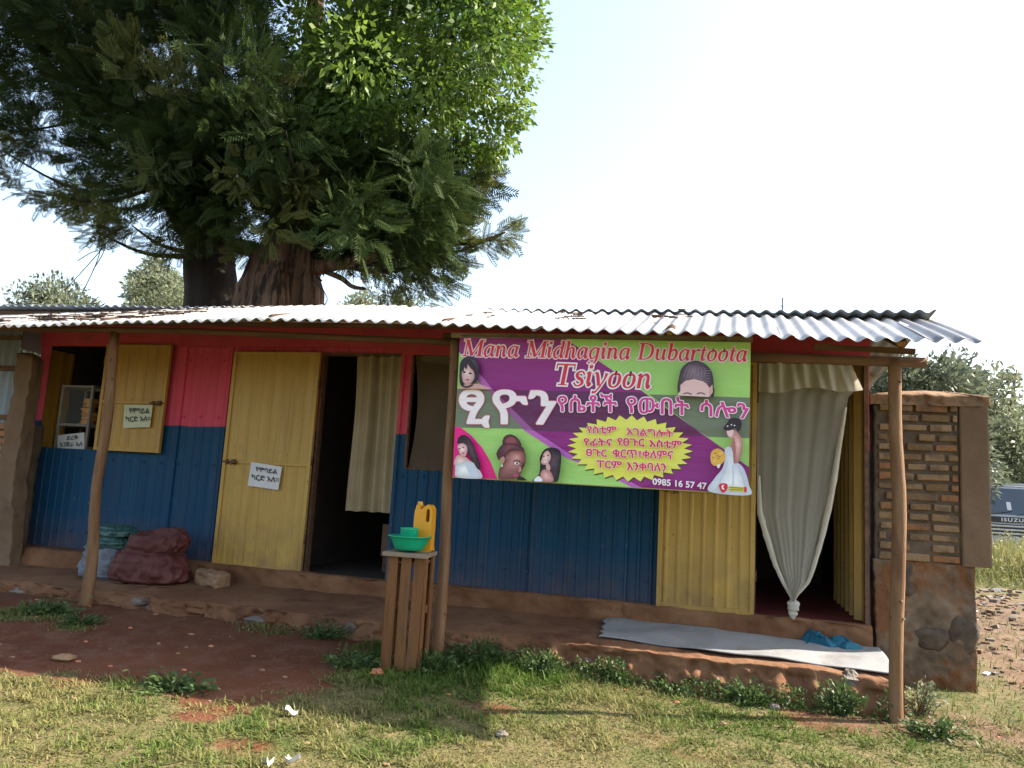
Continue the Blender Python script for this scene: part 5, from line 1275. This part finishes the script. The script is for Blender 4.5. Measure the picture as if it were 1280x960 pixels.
# rubble slope right of the wall
rb = MB(); r4 = random.Random(44)
for k in range(1000):
    x = r4.uniform(1.75, 5.5); y = r4.uniform(-.8, 9.0)
    if x < 1.95 and y < 1: x += .25
    s_ = r4.uniform(.012, .048)*(1+.1*max(0, y)); m_ = r4.choices([0, 1, 2, 3], [6, 4, .8, .5])[0]
    zt = float(gz(x, y)); rb.box((x, y, zt+s_*.15), (s_*r4.uniform(.8, 1.8), s_*r4.uniform(.7, 1.3), s_*r4.uniform(.4, .8)), Matrix.Rotation(r4.uniform(0, 6), 3, 'Z') @ Matrix.Rotation(r4.uniform(-.4, .4), 3, 'X'), m_)
o = rb.build('rubble', [MT['plaster'], MT['greystone'], MT['stone'], MT['white_paper']], None, base=(3, 3, 0), bevel=.006)
tag(o, 'broken stones and litter on the slope right of the brick wall', 'rubble', kind='stuff')
pb = MB()
for k in range(150):
    x = r4.uniform(-6.2, 2.2); y = r4.uniform(-3.6, -1.0); s_ = r4.uniform(.008, .026)
    if y > -1.0 and x < 1: continue
    rock(pb, (x, y, float(gz(x, y))+s_*.1), (s_*1.6, s_*1.2, s_*.7), k, m=r4.choice([0, 0, 1]), n=4)
o = pb.build('pebbles', [MT['stone'], MT['redstone']], None, base=(-2, -2.4, 0)); tag(o, 'small stones scattered over the bare earth and grass', 'pebbles', kind='stuff')

def weed(name, c, r, h, n, label, seed, mat=M_weed, group='leafy weeds along the porch foot'):
    n = int(n*2.6)
    r_ = np.random.default_rng(seed); z0 = float(gz(c[0], c[1]))
    t = thing(name, (c[0], c[1], z0), label, 'weed', group)
    ns = max(9, n//22); a = r_.uniform(0, 2*math.pi, ns); o_ = r_.random(ns)**.6
    tip = np.stack([c[0]+np.cos(a)*r*o_, c[1]+np.sin(a)*r*o_*.7, z0+h*(1-.45*o_*o_)*r_.uniform(.6, 1, ns)], -1)
    mb = MB(); b0 = np.array([c[0], c[1], z0-.01]); 
    for q in tip: mb.tube(crom([b0+(q-b0)*np.array([.2, .2, 0]), b0*.45+q*.55+np.array([0, 0, .15*h]), q], 3), [.004, .0035, .003, .0025, .002, .0015, .001], 4, cap=False)
    mb.build('stems', MT['pole'] if mat is not M_weed else M_weed, t)
    i = r_.integers(0, ns, n); f_ = r_.random(n)**.6
    pos = (b0+(tip[i]-b0)*f_[:, None])+r_.normal(size=(n, 3))*r*.10; pos[:, 2] = np.maximum(pos[:, 2], z0+.008)
    dr = (tip[i]-b0)*np.array([1, 1, .5]); dr /= np.linalg.norm(dr, axis=1)[:, None]
    V, F, tt = scatter(LEAF, LEAF_F, pos, rots(n, dr, .5), (.020+.022*r_.random(n))*(r/.16)**.4, np.clip(r_.random(n)*.7+.3*f_, 0, 1)); npmesh('leaves', V, F, mat, t, colors=tt)
    return t
weed('leafy_weed', (-1.18, -1.08), .17, .17, 190, 'sunlit leafy weed at the porch edge right of the middle post', 101)
weed('leafy_weed', (-1.62, -1.12), .24, .17, 300, 'dark lush weed clump in the shade just right of the middle post', 102)
weed('leafy_weed', (-.70, -1.0), .11, .07, 90, 'shaded low weed under the left end of the grey mat', 103)
weed('leafy_weed', (-.36, -1.0), .20, .06, 110, 'low weed below the middle of the grey mat edge', 104)
weed('leafy_weed', (.14, -1.06), .20, .14, 200, 'bushy weed at the porch foot below the teal cloth, left one of two', 105)
weed('leafy_weed', (.66, -1.05), .15, .21, 210, 'pale green bushy weed just left of the right post', 106)
weed('leafy_weed', (1.17, -.78), .17, .20, 170, 'thin greyish weed between the right post and the brick wall', 107, M_bg2)
weed('leafy_weed', (1.15, -1.25), .22, .09, 170, 'flat spreading weed on the earth right of the right post', 108)
weed('leafy_weed', (-5.0, -1.42), .25, .09, 170, 'low dark weed patch in front of the left post', 109)
weed('leafy_weed', (-4.55, -1.55), .18, .08, 120, 'small dark weed on the red earth right of the left post', 110)
weed('leafy_weed', (-2.85, -1.08), .22, .09, 150, 'low weed under the porch edge left of the crate', 111)
weed('leafy_weed', (-1.85, -1.42), .20, .12, 200, 'leafy weed at the right foot of the wooden crate', 112)
weed('leafy_weed', (-2.36, -1.58), .20, .09, 150, 'leafy weed in front of the left foot of the wooden crate', 113)
weed('leafy_weed', (-3.05, -2.40), .30, .05, 160, 'dark weed patch at the edge of the shade in the front yard', 114)

# litter
def scrap(c, w_, d_, ang, label, seed, mat=None, nm='paper_scrap'):
    mb = MB(); r_ = random.Random(seed); z0 = float(gz(c[0], c[1]))
    def fn(u, v):
        return ((u-.5)*w_*.75, (v-.5)*d_*.75*(1-.5*u), .03+.012*math.sin(u*5+seed)+.012*math.cos(v*6+seed*2))
    mb.grid(fn, 6, 6); o = mb.build(nm, mat or MT['white_paper'], None, True, local=True); o.location = (c[0], c[1], z0); o.rotation_euler = (R(r_.uniform(-12, 12)), R(r_.uniform(-12, 12)), ang)
    return tag(o, label, 'litter')
scrap((-2.21, -2.53), .09, .06, .4, 'white paper scrap lying on the dark earth at the shadow edge', 1)
scrap((-1.95, -3.14), .06, .05, 1.2, 'yellowish paper scrap in the grass at the bottom of the photo', 2, MT['cream_paper'])
scrap((-1.86, -3.08), .08, .06, .2, 'larger white paper scrap in the grass beside the yellowish scrap', 3)
scrap((1.30, -2.05), .07, .045, .7, 'white scrap in the grass in front of the right post', 4)
def stone(c, d, mat, label, seed, nm='stone'):
    mb = MB(); rock(mb, (0, 0, d[2]*.3), d, seed, n=10); o = mb.build(nm, mat, None, False, local=True); o.location = (c[0], c[1], float(gz(c[0], c[1])))
    return tag(o, label, 'stone')
stone((-2.13, -1.66), (.085, .06, .05), MT['redstone'], 'small orange stone on the ground below the crate', 5)
stone((-4.02, -2.22), (.12, .09, .05), MT['stone'], 'buff flat stone on the red earth in front of the left post', 6)
stone((-3.95, -3.30), (.20, .12, .05), MT['redstone'], 'pale orange slab of stone in the grass at the left edge', 7)
stone((-1.10, -2.35), (.06, .05, .04), MT['greystone'], 'small greyish stone in the lit grass beside the roof shadow', 8)
stone((-.02, -1.62), (.035, .03, .03), MT['stone'], 'tiny buff stone in the lit grass beyond the mat', 9)
stone((.28, -1.12), (.06, .05, .05), MT['greystone'], 'grey stone lying against the porch foot by the bushy weed', 10)
# dry litter on the roof
rl_ = MB()
for k in range(150):
    x = r4.uniform(-6.6, -4.6) if k < 110 else r4.uniform(-2.2, -.3); v = r4.uniform(.1, .75) if k < 110 else r4.uniform(.3, .5)
    y = -1.45+1.55*v; zt = eave_z(x)+SL*1.55*v+.026; a = r4.uniform(-.5, .5) if k % 3 else r4.uniform(0, 3); L = r4.uniform(.06, .26)
    if k >= 110: x = r4.choice([-1.95, -1.2, -.45])+r4.uniform(-.12, .12); L *= .4
    rl_.bar((x, y, zt), (x+L*math.cos(a), y+L*math.sin(a)*.5, zt+SL*L*math.sin(a)*.5), r4.uniform(.006, .016), .008)
o = rl_.build('roof_litter', MT['bark'], None, base=(-5, -.8, 2.7)); tag(o, 'dry twigs and leaves lying on the tin roof', 'leaf litter', kind='stuff')

# thin mast behind the roof
ms = MB(); q = at(978, 392, 12.0); q2 = at(977.5, 372, 12.0); ms.tube([(q[0], 12.0, 0), (q[0], 12.0, q2[2])], .02, 8); ms.bar((q[0]-.12, 12, q2[2]-.2), (q[0]+.12, 12, q2[2]-.2), .015, .015)
o = ms.build('antenna_mast', MT['zinc_dark'], None, base=(q[0], 12, 0)); tag(o, 'thin aerial mast standing up behind the middle of the roof', 'aerial')

# ------------------------------------------------------------------ truck parked behind the wall
TK = thing('parked_truck', (7.38, 19.0, .02), 'dark-screened grey lorry parked beyond the weeds right of the brick wall', 'truck', rz=R(3))
paint = M('chalky_truck_paint', (.33, .35, .37), (.40, .41, .42), 3, .35, spec=.5); blackp = M('black_trim', (.03, .03, .035), (.05, .05, .055), 6, .45)
glassm = M('dark_windscreen', (.03, .045, .06), (.045, .06, .075), 1.2, .08, spec=.8); chrome = M('dull_chrome', (.45, .45, .44), (.52, .52, .5), 4, .3, metal=.7)
def tp(name, fn, mat, parent=TK, bevel=.01, smooth=False):
    mb = MB(); fn(mb); return mb.build(name, mat, parent, smooth, local=True, bevel=bevel)
def cabf(mb):
    # side outline of the cab (y forward is -), swept over its width
    loop = [(-.98, .55), (-1.0, 1.15), (-.92, 1.32), (-.62, 2.12), (-.35, 2.2), (.55, 2.2), (.6, .55)]; n = len(loop)
    mb.v += [(-.95, a, b) for a, b in loop]+[(.95, a, b) for a, b in loop]
    for i in range(n):
        j = (i+1) % n; mb.f.append([i, j, n+j, n+i]); mb.m.append(0)
    mb.f.append(list(range(n))[::-1]); mb.m.append(0); mb.f.append([n+i for i in range(n)]); mb.m.append(0)
cab = tp('cab', cabf, paint, bevel=.04)
def slope(x0, x1, a, b, out):
    (y0, z0), (y1, z1) = a, b
    nn = np.array([z1-z0, -(y1-y0)]); nn = nn/np.linalg.norm(nn)*-out
    return [(x0, y0+nn[0], z0+nn[1]), (x1, y0+nn[0], z0+nn[1]), (x1, y1+nn[0], z1+nn[1]), (x0, y1+nn[0], z1+nn[1])]
ws_ = tp('windscreen', lambda mb: mb.add(slope(-.84, .84, (-.905, 1.36), (-.635, 2.08), .012), [(0, 1, 2, 3)]), glassm, bevel=0)
tp('sticker', lambda mb: mb.add(slope(-.06, .05, (-.86, 1.48), (-.78, 1.70), .018), [(0, 1, 2, 3)]), MT['white_paper'], ws_, 0)
tp('wiper', lambda mb: mb.bar((-.5, -.945, 1.36), (.05, -.90, 1.46), .02, .015), blackp, bevel=0)
tp('wiper', lambda mb: mb.bar((.15, -.945, 1.36), (.65, -.90, 1.46), .02, .015), blackp, bevel=0)
gp = tp('grille_panel', lambda mb: mb.bb(-.88, .88, -1.025, -.99, 1.14, 1.30), blackp)
for z_ in (.82, .92, 1.02): tp('grille_bar', lambda mb: mb.bb(-.8, .8, -1.03, -.985, z_, z_+.05), chrome)
tp('grille_back', lambda mb: mb.bb(-.82, .82, -1.004, -.98, .78, 1.10), blackp)
tp('bumper', lambda mb: mb.bb(-1.0, 1.0, -1.13, -1.0, .42, .70), paint)
for x in (-.72, .72):
    hl_ = tp('headlight', lambda mb: mb.bb(x-.16, x+.16, -1.04, -.99, .78, .98), chrome)
    mm = tp('wing_mirror', lambda mb: (mb.bb(x*1.5-.08, x*1.5+.08, -.98, -.93, 1.45, 1.85), mb.bar((x*1.3, -.8, 1.8), (x*1.5, -.95, 1.75), .03, .03)), blackp)
tp('cargo_bed', lambda mb: (mb.bb(-1.0, 1.0, .68, 4.4, .85, 1.75), mb.bb(-1.0, 1.0, .68, .74, 1.75, 2.15)), paint)
tp('roof_edge', lambda mb: mb.bb(-.9, .9, -.60, -.5, 2.16, 2.235), paint)
for y in (-.1, 3.2):
    for x in (-.82, .82):
        wb = MB(); wb.lathe([(.18, -.12), (.36, -.12), (.40, -.08), (.40, .08), (.36, .12), (.18, .12)], (0, 0, 0), 28)
        wb.v = [(x+c, y+a, .40+b) for a, b, c in wb.v]; wh = wb.build('wheel', blackp, TK, True, local=True)
        rm = MB(); rm.lathe([(0, .10), (.10, .10), (.18, .06), (.18, -.06), (0, -.06)], (0, 0, 0), 20); rm.v = [(x+c*math.copysign(1, x), y+a, .40+b) for a, b, c in rm.v]; rm.build('rim', paint, wh, True, local=True)
c = bpy.data.curves.new('t', 'FONT'); c.body = 'ISUZU'; c.size = .13; c.align_x = 'CENTER'; c.offset = .004; c.extrude = .004; c.space_character = 1.25
o = bpy.data.objects.new('t', c); COL.objects.link(o); dg = bpy.context.evaluated_depsgraph_get(); me = bpy.data.meshes.new_from_object(o.evaluated_get(dg)); bpy.data.objects.remove(o)
me.transform(Matrix.Translation((0, -1.034, 1.175)) @ Matrix.Rotation(R(90), 4, 'X') @ Matrix.Diagonal((1.3, 1, 1, 1))); me.materials.clear(); me.materials.append(MT['white_paper'])
lo = bpy.data.objects.new('lettering', me); COL.objects.link(lo); lo.parent = gp
ld = lump(prof_sack([(.9, 0), (1, .1), (.95, .2), (.75, .35), (.5, .48), (.2, .53), (.02, .54)], .62, .8), (0, 0, 0), wr=.05, seed=31, fine=.01)
o = ld.build('cargo_bundle', M('faded_red_cargo', (.30, .13, .11), (.38, .22, .18), 2, .85, c3=(.20, .16, .16), s3=1.5), None, True, local=True); o.location = (7.5, 20.6, 1.78)
tag(o, 'reddish heaped cargo piled on the lorry behind its cab', 'cargo')
